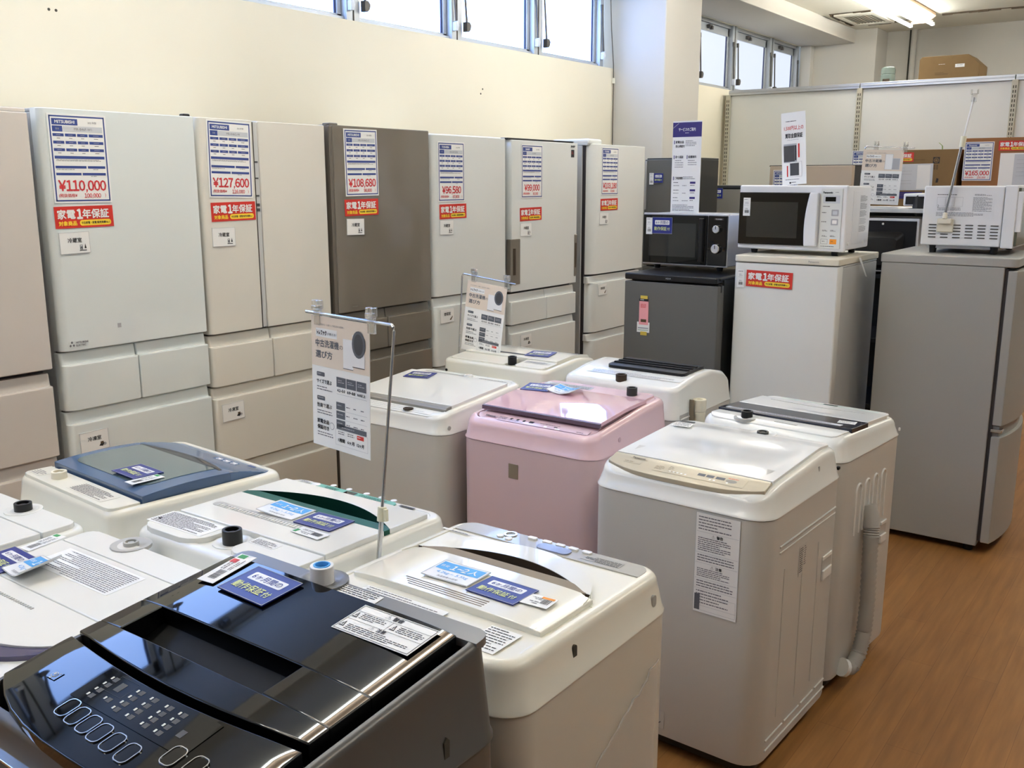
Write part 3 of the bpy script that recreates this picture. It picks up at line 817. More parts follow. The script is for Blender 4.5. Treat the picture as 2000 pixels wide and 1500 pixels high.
m = MB(); m.loft([[(0, 0, 0), (.028, 0, 0), (.028, .001, 0), (0, .001, 0)], [(.02, -.012, -.04), (.048, -.012, -.045), (.048, -.011, -.045), (.02, -.011, -.04)], [(.045, -.022, -.085), (.07, -.022, -.09), (.07, -.021, -.09), (.045, -.021, -.085)]], 'paper')
o = m.build('tape_strip', None, smooth=False, loc=(4.42, 1.292, 1.284)); tag(o, 'loose strip of white tape hanging from the cream top of the white compact refrigerator', 'tape')

# silver fridge, turned side-on, curved door towards the aisle
D3 = thing('refrigerator', 'silver grey two-door refrigerator standing side-on, alone at the right', 'refrigerator', (4.45, .70, 0))
W3, DP3 = .56, .50
m = MB(); m.box(0, W3, 0.0, DP3, .035, 1.268, 'silver_fridge'); m.build('cabinet', D3, bevel=0.004)
m = MB(); m.loft([[(x, y, z) for x, y in rrect(-.003, W3 + .003, -.05, DP3 + .005, (.03, .01, .01, .03), 5)] for z in (1.268, 1.308)], 'silver_top'); m.build('top_cover', D3, bevel=0.006)
m = MB(); m.box(.01, W3 - .01, -.014, 0.002, .06, 1.262, 'gasket'); m.build('gasket', D3, smooth=False)
def bowed(x0, x1, y, bow, z0, z1, th=0.05):
    mb = MB(); n = 10; ring = []
    front = [(x0 + (x1-x0)*k/n, y - bow*math.sin(math.pi*k/n)**0.8) for k in range(n+1)]
    poly = [(x0, y + th)] + front + [(x1, y + th)]
    mb.prism(poly, 'z', z0, z1, 'silver_fridge'); return mb
bowed(.004, W3 - .004, -.05, .035, .590, 1.255, .036).build('door', D3, bevel=0.004)
d = bowed(.004, W3 - .004, -.05, .035, .055, .540, .036).build('door', D3, bevel=0.004)
m = bowed(.02, W3 - .02, -.04, .03, .540, .585, .03); m.build('finger_groove', D3, smooth=False)
m = MB(); m.box(-.002, .05, -.055, -.01, .560, .575, 'chrome'); m.build('hinge', D3, bevel=0.003)
for sx in (.05, W3 - .05):
    for sy in (.04, DP3 - .06):
        f = MB(); f.cyl((sx, sy, 0), .02, .036, 'black_plastic'); f.build('foot', D3)
s = Sheet(.05, .085, 'paper', th=.001); s.fine(.006, .02, .03, .05, 'ink_light', 6)
tag(s.build('stock_tag', (4.58, .603, 1.165), (1, -.12, 0), (0, 0, 1)), 'white slip stuck on the door of the silver refrigerator', 'tag', 'white stock tags')

def microwave_feet(r, xs, ys, h, z=0.0):
    for x in xs:
        for y in ys:
            f = MB(); f.cyl((x, y, z), .014, h, 'black_plastic', r2=.018); f.build('foot', r)

# black microwave
z0 = 1.192
M1 = thing('microwave_oven', 'black-fronted microwave with two silver dials on the dark compact refrigerator', 'microwave', (4.33, 2.112, z0), RX)
m = MB(); m.box(-.226, .226, .012, .33, .024, .272, 'silver_mw'); m.build('body', M1, bevel=0.005)
m = MB(); m.box(-.228, .228, 0, .014, .022, .276, 'silver_mw'); m.build('front_frame', M1, bevel=0.003)
m = MB(); m.box(-.224, .122, -.012, .002, .030, .268, 'black_glass'); d = m.build('door', M1, bevel=0.004)
m = MB(); m.box(-.190, .065, -.0128, -.011, .065, .228, 'mw_window'); m.build('window', d, smooth=False)
m = MB(); m.prism([(.078, -.012), (.112, -.012), (.106, -.026), (.088, -.028)], 'z', .045, .255, 'black_plastic'); m.build('door_handle', d, bevel=0.004)
m = MB(); m.box(.127, .224, -.010, .002, .030, .268, 'black_glass'); p = m.build('control_panel', M1, bevel=0.003)
for z, rr in ((.205, .021), (.112, .025)):
    k = MB(); k.cyl((.176, -.010, z), rr, -.022, 'chrome', 'y', 24, r2=rr*.86); k.cyl((.176, -.032, z), rr*.72, -.003, 'silver_mw', 'y', 24); k.box(.174, .178, -.036, -.034, z, z + rr*.7, 'black_plastic')
    k.build('dial', p, bevel=0.001)
s = Sheet(.05, .010, 'black_plastic', th=.0003); s.txt('TOSHIBA', .025, .005, .006, 'ink_light', al='c', w=.034, bold=.03); s.build('logo', (.182, -.0106, .252), parent=p, **FR_Y)
microwave_feet(M1, (-.17, .17), (.05, .28), .024)
tag(mini_tag().build('stock_tag', (4.3155, 2.300, z0 + .212), **FR_X), 'white stock tag at the left edge of the black microwave door', 'tag', 'white stock tags')
tag(service_card().build('service_card', (4.3155, 2.228, z0 + .215), **FR_X), 'navy six-month guarantee card on the black microwave door', 'card', 'navy guarantee cards')

# white microwave
z0 = 1.294
M2 = thing('microwave_oven', 'white microwave with black door window on the white compact refrigerator', 'microwave', (4.30, 1.572, z0), RX)
m = MB(); m.box(-.246, .246, .016, .36, .026, .306, 'white_mw'); m.build('body', M2, bevel=0.008, seg=3)
m = MB(); m.box(-.250, .250, -.004, .02, .020, .310, 'white_mw'); m.build('front_frame', M2, bevel=0.008, seg=3)
m = MB()
arc = [(.088 + .034*math.sin(math.pi*k/10) - .016*k/10 - .022*math.sin(math.pi*k/10)*2, .278 - .236*k/10) for k in range(11)]
m.prism([(-.244, .042), (-.244, .278)] + arc, 'y', -.016, -.002, 'black_glass'); d = m.build('door', M2, bevel=0.003)
m = MB(); m.box(-.205, .035, -.0168, -.015, .075, .235, 'mw_window'); m.build('window', d, smooth=False)
m = MB(); m.prism([(x + .001, z) for x, z in arc] + [(.128, .042), (.128, .278)], 'y', -.030, -.004, 'white_mw'); m.build('door_handle', M2, bevel=0.006, seg=3)
m = MB(); m.box(.134, .228, -.0075, -.003, .034, .296, 'white_gloss'); p = m.build('control_panel', M2, bevel=0.002)
s = Sheet(.094, .262, 'white_gloss', th=.0004)
s.txt('Panasonic', .030, .017, .0085, 'ink', al='c', w=.042, bold=.04); s.fine(.062, .015, .024, .004, n=1)
s.rect(.010, .030, .074, .034, 'grey_paper'); s.rect(.020, .036, .046, .020, 'black_glass', 2)
s.fine(.010, .076, .05, .006, 'ink', 1)
for y in (.103, .143):
    s.fine(.008, y, .034, .008, 'ink', 1); s.rect(.050, y - .012, .032, .028, 'ink_light', 1, r=.003); s.rect(.056, y - .006, .020, .016, 'grey_paper' if y < .12 else 'paper', 2, r=.003)
for y in (.180, .204):
    for x in (.014, .050): s.fine(x, y, .024, .008, 'ink', 2)
s.frame(.010, .220, .030, .022, .001, 'ink_mid'); s.fine(.016, .229, .018, .005, 'ink', 1); s.rect(.050, .220, .030, .022, 'orange'); s.fine(.055, .229, .018, .005, 'cardboard_dark', 1, l=2)
s.fine(.010, .251, .07, .005, 'ink', 1)
s.build('control_print', (.181, -.0078, .165), parent=p, **FR_Y)
m = MB(); m.box(.2455, .2475, .09, .33, .05, .285, 'white_mw'); m.build('side_panel', M2, bevel=0.002)
s = Sheet(.12, .19, 'white_mw', th=.0003)
for k in range(5): s.fine(.006, .006 + .034*k, .105, .028, 'ink_mid' if k != 3 else 'ink_light', 7)
s.build('rating_label', (.2478, .245, .175), (0, 1, 0), (0, 0, 1), parent=M2)
for y in (.05, .27):
    k = MB(); k.cyl((.246, y, .055), .007, .004, 'paper', 'x', 12); k.build('screw', M2)
microwave_feet(M2, (-.19, .19), (.06, .30), .026)
tag(mini_tag().build('stock_tag', (4.2815, 1.778, z0 + .212), **FR_X), 'white stock tag on the black window of the white microwave', 'tag', 'white stock tags')

# third microwave seen from its side
z0 = 1.309
M3 = thing('microwave_oven', 'white microwave seen from its vented side, on the silver refrigerator', 'microwave', (4.82, .73, z0), 0)
MD = .345
m = MB(); m.box(-.24, .24, .022, MD, .034, .292, 'white_mw'); m.build('body', M3, bevel=0.006)
m = MB(); m.box(-.24, .24, -.03, .020, .030, .296, 'white_mw'); m.build('front_frame', M3, bevel=0.005)
m = MB(); m.box(-.232, .12, -.040, -.028, .040, .285, 'mw_inside'); m.build('door', M3, bevel=0.003)
m = MB(); m.box(-.236, -.222, -.052, -.03, .10, .27, 'white_mw'); m.build('door_handle', M3, bevel=0.003)
m = MB(); m.box(-.20, .20, .05, MD - .02, .020, .036, 'silver_mw'); m.build('base_pan', M3, smooth=False)
s = Sheet(.235, .105, 'white_mw', th=.0003)
s.fine(.004, .004, .12, .006, 'ink', 1); s.fine(.155, .003, .07, .008, 'ink', 2)
for k in range(3): s.frame(.004 + .036*k, .016, .034, .040, .0008, 'ink_light')
s.fine(.008, .062, .10, .014, 'ink_mid', 3); s.txt('2', .006, .055, .012, 'ink_mid'); s.fine(.15, .016, .08, .062, 'ink_mid', 14); s.fine(.004, .082, .20, .018, 'ink_mid', 4)
s.build('instruction_label', (-.2405, .175, .208), (0, -1, 0), (0, 0, 1), parent=M3)
for i in range(6):
    for j in range(5):
        k = MB(); yy = .298 - .050*i; zz = .070 + .0135*j
        k.prism(rrect(yy - .016, yy + .016, zz - .0024, zz + .0024, .0022, 3), 'x', -.2418, -.2395, 'dark_metal'); k.build('vent_slot', M3, smooth=False)
microwave_feet(M3, (-.19, .19), (.05, .30), .036)

# sign pole lying against the third microwave
r = thing('sign_pole', 'bare telescopic sign pole with clear clips, stuck to the side of the vented white microwave', 'sign stand', (4.578, .975, 1.45))
m = MB(); m.box(-.012, .0, -.034, .034, -.048, .01, 'tape_cream'); m.box(-.03, -.012, -.028, .026, -.012, .012, 'tape_cream'); m.cyl((-.024, 0, .01), .012, .028, 'tape_cream', 'z', 12, r2=.009); m.build('magnet_base', r, bevel=0.004)
B0 = Vector((-.024, 0, .03)); B1 = Vector((-.020, -.042, .335)); B2 = Vector((-.018, -.071, .519))
m = MB(); m.tube([B0, B1], .006, 'steel', 8); m.build('lower_tube', r)
m = MB(); m.tube([B1, B2], .004, 'paper', 8); m.build('upper_tube', r)
m = MB(); m.tube([B1 - Vector((0, 0, .02)), B1 + Vector((0, -.004, .025))], .012, 'yellow_clamp', 10); m.build('clamp', r)
m = MB(); m.box(-.022, -.014, -.082, -.060, .500, .535, 'clear'); m.box(-.022, -.014, -.088, -.080, .53, .552, 'clear'); m.box(-.022, -.014, -.064, -.056, .53, .552, 'clear'); m.build('clip', r, bevel=0.003)

# banners standing on the microwaves
s = Sheet(.158, .445, 'paper', th=.002)
s.rect(0, .006, .158, .070, 'indigo'); s.txt('サービスのご案内', .078, .040, .0165, 'paper', al='c', w=.092, bold=.015); s.rect(.068, .056, .02, .0016, 'paper', 2)
s.poly([(.0, .035), (.0, .032), (.030, .010), (.034, .010)], 'ink_light', 2)
for x, y, t1, t2 in ((.010, .100, '家電全品', '安心保証付'), (.010, .172, '選べる配送', None), (.082, .172, '設置無料', None), (.010, .275, 'ご保証期間', None)):
    s.rect(x - .001, y - .008, .004, .018, 'indigo'); s.txt(t1, x + .008, y, .0125, 'ink', w=.044, bold=.02)
    if t2: s.txt(t2, x + .008, y + .020, .0125, 'ink', w=.05, bold=.02)
s.fine(.072, .094, .062, .030, 'ink_mid', 4); s.fine(.016, .188, .05, .042, 'ink_mid', 4); s.fine(.088, .188, .05, .030, 'ink_mid', 3); s.fine(.064, .268, .07, .016, 'ink_mid', 2)
for k in range(3):
    s.fine(.012, .295 + .037*k, .035, .006, 'ink', 1); s.rect(.104, .292 + .037*k, .030, .010, 'indigo'); s.fine(.012, .310 + .037*k, .04, .006, n=1); s.fine(.062, .310 + .037*k, .036, .006, n=1); s.fine(.106, .308 + .037*k, .028, .008, 'ink', 1)
s.fine(.010, .405, .125, .034, 'ink_mid', 5)
tag(s.build('service_banner', (4.44, 2.171, 1.4665 + .2225), (-.03, -1, 0), (0, -.01, 1)), 'tall white service banner with a purple head standing on the black microwave', 'sign')
s = Sheet(.118, .325, 'paper', th=.002)
s.fine(.022, .038, .074, .008, 'ink', 1)
s.txt('1,500円以上の', .061, .070, .020, 'red', al='c', w=.094, bold=.01); s.txt('買取金額保証', .061, .104, .021, 'ink', al='c', w=.084, bold=.025); s.fine(.028, .122, .062, .004, 'ink_light', 1)
s.rect(.010, .140, .064, .084, 'ink_light'); s.rect(.010, .148, .054, .072, 'panel_dim', 2); s.rect(.065, .148, .007, .068, 'ink', 2)
s.rect(.080, .142, .008, .062, 'red'); s.rect(.040, .222, .058, .068, 'paper', 3); s.frame(.040, .222, .058, .068, .001, 'ink_light', 4); s.rect(.040, .228, .044, .056, 'panel_dim', 4); s.rect(.024, .238, .006, .050, 'red')
s.fine(.016, .300, .08, .006, n=1); s.rect(.036, .312, .008, .008, 'ink'); s.fine(.046, .313, .030, .007, 'ink', 1)
tag(s.build('buyback_sign', (4.42, 1.622, z0 - .015 + .312 + .1625), (-.10, -1, .08), (0, .03, 1)), 'white buyback price sign with two microwave pictures, on the white microwave', 'sign')

# fridges further back
f = fridge('refrigerator', 'dark grey refrigerator in front of the pillar, beside the end of the wall row', 0, .415, 1.785,
       [('door', 0, .415, 1.02, 1.775), ('door', 0, .415, .05, 1.01)], 'dark_fridge', 'dark_fridge_side', dep=.36, rz=RX, base=(6.29, 3.1975, 0), rl=.012)
m = MB(); m.box(-.203, -.186, -.006, .01, 1.42, 1.765, 'alu'); m.build('handle', f, bevel=.003)
tag(mini_tag().build('stock_tag', (6.287, 3.345, 1.64), **FR_X), 'white stock tag on the dark grey refrigerator by the pillar', 'tag', 'white stock tags')
o = service_card().build('service_card', (6.287, 3.288, 1.645), **FR_X); o.scale = (.66, .85, 1); tag(o, 'navy guarantee card on the dark grey refrigerator by the pillar', 'card', 'navy guarantee cards')
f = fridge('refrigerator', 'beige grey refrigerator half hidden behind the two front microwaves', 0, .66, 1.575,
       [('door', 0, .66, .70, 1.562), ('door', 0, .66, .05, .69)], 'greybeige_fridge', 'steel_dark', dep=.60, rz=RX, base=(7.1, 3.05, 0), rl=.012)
m = MB(); m.box(-.33, .33, -.004, .60, 1.568, 1.590, 'steel_dark'); m.build('top_cover', f, bevel=.004)
tag(mini_tag().build('stock_tag', (7.097, 3.325, 1.495), **FR_X), 'white stock tag on the beige grey refrigerator behind the service banner', 'tag', 'white stock tags')
tag(service_card().build('service_card', (7.097, 3.205, 1.530), **FR_X), 'navy guarantee card on the beige grey refrigerator', 'card', 'navy guarantee cards')
tag(room_label('冷蔵室').build('compartment_label', (7.097, 3.290, 1.400), **FR_X), 'white compartment label on the beige grey refrigerator', 'label', GL)
f = fridge('refrigerator', 'beige brown refrigerator against the partition, behind the buyback sign', 0, .70, 1.752,
       [('door', .02, .70, .90, 1.745), ('drawer', .02, .70, .50, .89), ('drawer', .02, .70, .05, .49)], 'beige_fridge', 'steel_dark', dep=.47, rz=RX, base=(7.85, 2.745, 0), rl=.012)
tag(price_card('MITSUBISHI', '2021年製', 'MR-B46F', '118,800', '108,000').build('price_card', (7.846, 2.935, 1.565), **FR_X), 'blue framed price card on the beige brown refrigerator, mostly hidden by the buyback sign', 'price card', GP)

# ------------------------------------------------------------------ partition and what stands around it
PX = 8.75
r = thing('partition', 'white display partition with slotted cream posts and an aluminium top rail', 'partition', (PX, 1.8, 0))
ys = [3.86 - 1.21*k - 1.8 for k in range(5)]
for a, b in zip(ys[:-1], ys[1:]):
    m = MB(); m.box(0, .03, b + .022, a - .022, .12, 2.405, 'partition_white'); m.build('panel', r, bevel=.002)
    m = MB(); m.box(-.025, .055, b + .003, a - .003, 2.405, 2.452, 'alu'); m.box(-.028, -.020, b + .003, a - .003, 2.425, 2.435, 'alu'); m.build('top_rail', r, bevel=.003)
for y in ys:
    m = MB(); m.box(-.03, .06, y - .022, y + .022, 0, 2.41, 'post_cream')
    p = m.build('post', r, bevel=.002)
    m = MB()
    z = 1.30
    while z < 2.38:
        m.box(-.0312, -.029, y - .012, y - .005, z, z + .022, 'slot_dark'); m.box(-.0312, -.029, y + .005, y + .012, z, z + .022, 'slot_dark'); z += .036
    m.build('slots', p, smooth=False)
m = MB(); m.box(.055, .50, ys[-1], ys[0], 2.40, 2.442, 'partition_white'); m.build('top_shelf', r, bevel=.002)
m = MB(); m.box(-.41, -.03, ys[-1], ys[1] - .11, 1.20, 1.235, 'partition_white'); m.build('shelf', r, bevel=.002)
m = MB(); m.box(.0, .5, ys[-1], ys[0], 0, .12, 'partition_white'); m.build('plinth', r, bevel=.002)

def carton(name, label, x0, x1, y0, y1, z0, z1, m_, chamf=0.0, cat='box'):
    r = thing(name, label, cat, ((x0+x1)/2, (y0+y1)/2, z0))
    hx, hy, h = (x1-x0)/2, (y1-y0)/2, z1 - z0
    b = MB()
    if chamf: b.prism([(-hy, 0), (hy, 0), (hy, h - .02), (hy - .02, h), (-hy + chamf, h), (-hy, h - chamf*.9)], 'x', -hx, hx, m_)
    else: b.box(-hx, hx, -hy, hy, 0, h, m_)
    b.build('carton', r, bevel=.004)
    t = MB(); t.box(-.03, .03, -hy + .01 if not chamf else -.02, hy - .01, h - .0005, h + .001, 'tape_cream'); t.build('tape', r, smooth=False)
    return r, hx, hy, h
r, hx, hy, h = carton('cardboard_box', 'flat brown cardboard box with a cut corner on top of the partition', 8.84, 9.16, 1.735, 2.205, 2.443, 2.642, 'cardboard', .09)
s = Sheet(.07, .014, 'cardboard', th=.0006); s.fine(.004, .003, .06, .008, 'paper', 1); s.build('print', (-hx - .001, .05, h - .07), parent=r, **FR_X)
s = Sheet(.072, .026, 'paper', th=.0008); s.fine(.012, .008, .05, .012, 'ink', 1); s.build('shipping_label', (-hx - .001, -.085, h - .085), parent=r, **FR_X)
s = Sheet(.12, .03, 'cardboard', th=.0005); s.fine(.004, .004, .11, .024, 'cardboard_dark', 3); s.build('print', (-hx - .001, .05, h - .145), parent=r, **FR_X)
m = MB(); m.box(-.05, -.0, .0, .02, -.03, .0, 'wrap')
r = thing('water_container', 'pale green translucent water container on top of the partition', 'container', (8.97, 2.49, 2.443))
m = MB(); m.loft([[(a*math.cos(t*math.pi/10), a*math.sin(t*math.pi/10), z) for t in range(20)] for a, z in ((.055, 0), (.060, .01), (.060, .085), (.056, .09), (.060, .095), (.060, .125), (.054, .145), (.040, .152))], 'bucket'); m.build('jar', r)
m = MB(); m.box(-.0605, -.05, -.03, .03, .01, .05, 'dark_taupe'); m.build('label_patch', r, bevel=.004)

SBX = 8.36
r, hx, hy, h = carton('cardboard_box', 'olive brown cardboard box on the shelf, its flap marked with green tape', SBX, 8.70, 1.73, 2.535, 1.236, 1.872, 'cardboard')
o = r
s = Sheet(.10, .10, 'cardboard', th=.0005); s.rect(.02, .0, .05, .05, 'ink'); s.disc(.045, .025, .020, .020, 'cardboard', 2); s.disc(.045, .025, .014, .014, 'ink', 3); s.disc(.045, .025, .010, .010, 'cardboard', 4)
s.frame(.03, .062, .010, .034, .003, 'ink'); s.frame(.050, .062, .010, .034, .003, 'ink'); s.build('handling_mark', (-hx - .0008, -.245, h - .11), parent=r, **FR_X)
s = Sheet(.05, .05, 'cardboard', th=.0005); s.poly([(.012, .04), (.03, .04), (.034, .01), (.018, .004)], 'ink'); s.build('handling_mark', (-hx - .0008, -.26, h - .245), parent=r, **FR_X)
s = Sheet(.15, .02, 'cardboard', th=.0005); s.fine(.002, .003, .145, .014, 'cardboard_dark', 1); s.build('print', (-hx - .0008, -.115, h - .085), parent=r, **FR_X)
m = MB(); m.loft([[(0, 0, 0), (.03, 0, 0), (.03, .002, 0), (0, .002, 0)], [(.01, .005, .03), (.04, .005, .03), (.04, .007, .03), (.01, .007, .03)], [(.0, .03, .055), (.03, .03, .055), (.03, .032, .055), (.0, .032, .055)]], 'green_tape')
g = m.build('tape', r, loc=(-.1, -.26, h), smooth=False); g['label'] = 'green tape end sticking up'
tag(price_card('HITACHI', '2022年製', 'R-HXC54', '148,000', '134,545').build('price_card', (SBX - .003, 2.455, 1.725), **FR_X), 'blue framed price card on the olive brown box, behind the cold-storage guide sign', 'price card', GP)
tag(warranty_card().build('warranty_card', (SBX - .003, 2.175, 1.815), **FR_X), 'red warranty card on the olive brown cardboard box', 'warranty card', GW)
s = Sheet(.40, .21, 'grey_paper', th=.001); s.rect(.28, .01, .10, .19, 'paper'); s.fine(.03, .03, .22, .15, 'ink_light', 6)
tag(s.build('spec_sheet', (SBX - .003, 2.11, 1.655), (0, -1, .015), (0, 0, 1)), 'pale spec sheet taped below the red card on the olive brown box', 'paper')
s = Sheet(.30, .055, 'indigo', th=.001); s.fine(.03, .015, .2, .025, 'ink_mid', 2)
tag(s.build('price_strip', (SBX - .003, 2.13, 1.51), **FR_X), 'dark purple strip below the spec sheet on the olive brown box', 'sign')
m = MB()
r, hx, hy, h = carton('cardboard_box', 'orange brown cardboard box tagged 165,000 yen at the right edge', SBX, 8.70, .72, 1.69, 1.236, 1.952, 'cardboard_orange')
tag(price_card('Panasonic', '2022年製', 'NR-F507', '165,000', '150,000').build('price_card', (SBX - .003, 1.585, 1.775), **FR_X), 'blue framed price card reading 165,000 yen on the orange brown box', 'price card', GP)
tag(warranty_card().build('warranty_card', (SBX - .003, 1.340, 1.890), **FR_X), 'red warranty card on the orange brown cardboard box', 'warranty card', GW)
s = Sheet(.36, .25, 'paper', th=.001); s.rect(.10, .01, .25, .23, 'grey_paper'); s.fine(.12, .05, .2, .15, 'ink_light', 5)
tag(s.build('spec_sheet', (SBX - .003, 1.25, 1.71), **FR_X), 'white and pale blue spec sheet on the orange brown box', 'paper')

# black wire rack with microwaves between the partition and the white compact fridge
r = thing('storage_rack', 'black shelving rack behind the white compact refrigerator, loaded with microwaves', 'rack', (5.45, 1.42, 0))
for sx in (-.23, .23):
    for sy in (-.33, .33):
        m = MB(); m.box(sx - .014, sx + .014, sy - .014, sy + .014, 0, 1.50 if sx > 0 or True else 1, 'rack_black'); m.build('post', r, bevel=.003)
for z in (1.462, 1.12, .78, .42, .10):
    m = MB(); m.box(-.24, .24, -.34, .34, z, z + .022, 'rack_black' if z < 1.4 else 'alu'); m.build('shelf', r, bevel=.003)
m = MB(); m.box(.222, .228, -.33, .33, .1, 1.45, 'rack_black'); m.build('back_panel', r, smooth=False)
def back_microwave(label, x, y, z, w, h, d=.34):
    q = thing('microwave_oven', label, 'microwave', (x, y, z), RX)
    m = MB(); m.box(-w/2, w/2, 0, d, .012, h, 'white_mw'); m.build('body', q, bevel=.006)
    m = MB(); m.box(-w/2 + .012, w/2 - .012, -.004, .004, .02, h - .014, 'black_matte'); p = m.build('back_panel', q, bevel=.002)
    m = MB(); m.loft([[(x_, -.004, z_) for x_, z_ in rrect(-w/2 + .05, w/2 - .07, .03, h - .07, .02, 3)], [(x_, -.035, z_) for x_, z_ in rrect(-w/2 + .08, w/2 - .10, .05, h - .10, .02, 3)]], 'black_plastic'); m.build('fan_cover', p, bevel=.003)
    for k in range(3):
        c = MB(); c.cyl((-w/2 + .06 + .1*k, -.005, h - .03), .006, .003, 'led', 'y', 8); c.build('screw', p)
    for sx in (-w/2 + .05, w/2 - .05):
        for sy in (.05, d - .05):
            f_ = MB(); f_.cyl((sx, sy, 0), .014, .013, 'black_plastic'); f_.build('foot', q)
    return q
back_microwave('white microwave turned with its black back outwards, on the middle rack shelf', 5.24, 1.46, 1.142, .44, .292)
q = back_microwave('flat white appliance with a dark knobbed back on the rack top shelf', 5.30, 1.225, 1.484, .24, .075)
q.name = 'countertop_appliance'; q['category'] = 'appliance'

# ------------------------------------------------------------------ washing machines
def lerp(a, b, t): return a + (b - a)*t
def zline(pts):
    def f(x, y=0):
        if x <= pts[0][0]: return pts[0][1]
        for (xa, za), (xb, zb) in zip(pts[:-1], pts[1:]):
            if x <= xb: return lerp(za, zb, (x - xa)/(xb - xa))
        return pts[-1][1]
    return f
class Washer:
    """front at local -x, back at +x; rotated by rz for machines facing the other way"""
    def __init__(s, name, label, cx, cy, rz, w, d, zs, top, mb_, mc, r=.055, taper=.010, rim=.020, rr=.016, group=None, deck=.05, lip=.0, cat='washing machine', rtop=None):
        s.r = thing(name, label, cat, (cx, cy, 0), R(rz), group)
        s.cx, s.cy, s.rz, s.w, s.d, s.zs, s.mb_, s.mc = cx, cy, R(rz), w, d, zs, mb_, mc
        s.zt = zline(top); hw, hd = w/2, d/2
        b = MB(); b.loft([[(x, y, z) for x, y in rrect(-hd + i, hd - i, -hw + i, hw - i, r)] for z, i in ((.048, .012), (.054, .002), (.065, 0), (zs - .001, 0), (zs, .002))], mb_)
        s.body = b.build('body', s.r)
        k = MB(); k.loft([[(x, y, z) for x, y in rrect(-hd + .025, hd - .025, -hw + .025, hw - .025, r*.8)] for z in (.020, .052)], 'black_plastic'); k.build('base', s.r)
        for sx in (-hd + .06, hd - .06):
            for sy in (-hw + .06, hw - .06):
                f = MB(); f.cyl((sx, sy, 0), .022, .052, 'black_plastic'); f.build('foot', s.r)
        c = MB(); rings = []
        def ring(i, zf):
            rad = max(r - i*.7, .018)
            return [(x, y, zf(x)) for x, y in s.fine(rrect(-hd + i, hd - i, -hw + i, hw - i, rad))]
        rings.append(ring(0.001, lambda x: zs + .0005)); rings.append(ring(-.0026, lambda x: zs + .0015)); rings.append(ring(-.0026, lambda x: zs + .004)); rings.append(ring(.0005, lambda x: zs + .008))
        for k in range(6):
            a = R(90*k/5); i = taper + rr*(1 - math.cos(a))
            rings.append(ring(i, lambda x, a=a: s.zt(x) - rr + rr*math.sin(a)))
        i = taper + rr + rim
        rings.append(ring(i, lambda x: s.zt(x))); rings.append(ring(i + .002, lambda x: s.zt(x) - .003)); rings.append(ring(i + .004, lambda x: s.zt(x) - deck))
        c.loft(rings, mc, cap0=False, cap1=True)
        s.cover = c.build('top_cover', s.r, sharp=50)
        s.inner = i + .004
        s.hw, s.hd = hw, hd
    def fine(s, pts):
        out = []
        for k in range(len(pts)):
            a, b = pts[k], pts[(k+1) % len(pts)]; out.append(a)
            n = 10 if k % 7 == 6 else 0
            for j in range(1, n + 1): out.append((lerp(a[0], b[0], j/(n+1)), lerp(a[1], b[1], j/(n+1))))
        return out
    def plate(s, name, x0, x1, y0, y1, m, dz=0.0, th=.03, rad=(0, 0), camber=0.0, parent=None, ns=8, nt=14, bevel=.0025, side=None, zf=None, xa=None, xb=None):
        """slab following the top; rad = corner radii at the x0 and x1 ends"""
        hy = (y1 - y0)/2; cy = (y0 + y1)/2
        def cut(y, r):
            q = abs(y - cy) - (hy - r)
            return 0 if r == 0 or q <= 0 else r - math.sqrt(max(r*r - q*q, 0))
        fa = xa or (lambda y: x0 + cut(y, rad[0])); fb = xb or (lambda y: x1 - cut(y, rad[1]))
        z = zf or (lambda x, y: s.zt(x) + dz + camber*(1 - ((y - cy)/hy)**2))
        mb = MB(); mb.patch(y0, y1, fa, fb, z, th, m, ns, nt, side)
        return mb.build(name, parent or s.r, bevel=bevel, sharp=40)
    def tap(s, x, y, z, m='black_plastic', h=.034, r=.018, dish=True, dish_m=None):
        if dish:
            d = MB(); d.loft([[(x + a*math.cos(t*math.pi/12), y + a*math.sin(t*math.pi/12), zz) for t in range(24)] for a, zz in ((.042, z - .006), (.042, z + .0012), (.034, z + .0022), (.026, z - .002))], dish_m or 'grey_dim', cap0=False); d.build('inlet_dish', s.r)
        t = MB(); t.cyl((x, y, z - .004), r, h, m, 'z', 20, r2=r*1.0, hollow=.68); t.cyl((x, y, z - .004), r*.45, h*.8, m, 'z', 10)
        return t.build('water_inlet', s.r, bevel=.0015)
    def P(s, x, y, z): return local_pt((s.cx, s.cy), s.rz, (x, y, z))
    def axes(s, x, up_x=1):
        """right/up vectors of a card lying on the top, readable from the front (up_x=1) or from the back (-1)"""
        e = .02; sl = (s.zt(x + e) - s.zt(x - e))/(2*e)
        c, n = math.cos(s.rz), math.sin(s.rz)
        up = Vector((c*up_x, n*up_x, sl*up_x)); rt = Vector((n*up_x, -c*up_x, 0))
        return rt, up
    def card(s, sh, name, x, y, lift, ang=0.0, up_x=1, z=None):
        rt, up = s.axes(x, up_x); a = R(ang)
        r2 = rt*math.cos(a) + up*math.sin(a); u2 = up*math.cos(a) - rt*math.sin(a)
        px, py, _ = s.P(x, y, 0)
        return sh.build(name, (px, py, (s.zt(x) if z is None else z) + lift), r2, u2)
    def decal(s, sh, name, x, y, lift, ang=0.0, up_x=1, parent=None):
        e = .02; sl = (s.zt(x + e) - s.zt(x - e))/(2*e)
        up = Vector((up_x, 0, sl*up_x)); rt = Vector((0, -up_x, 0)); a = R(ang)
        return sh.build(name, (x, y, s.zt(x) + lift), rt*math.cos(a) + up*math.sin(a), up*math.cos(a) - rt*math.sin(a), parent=parent or s.r)

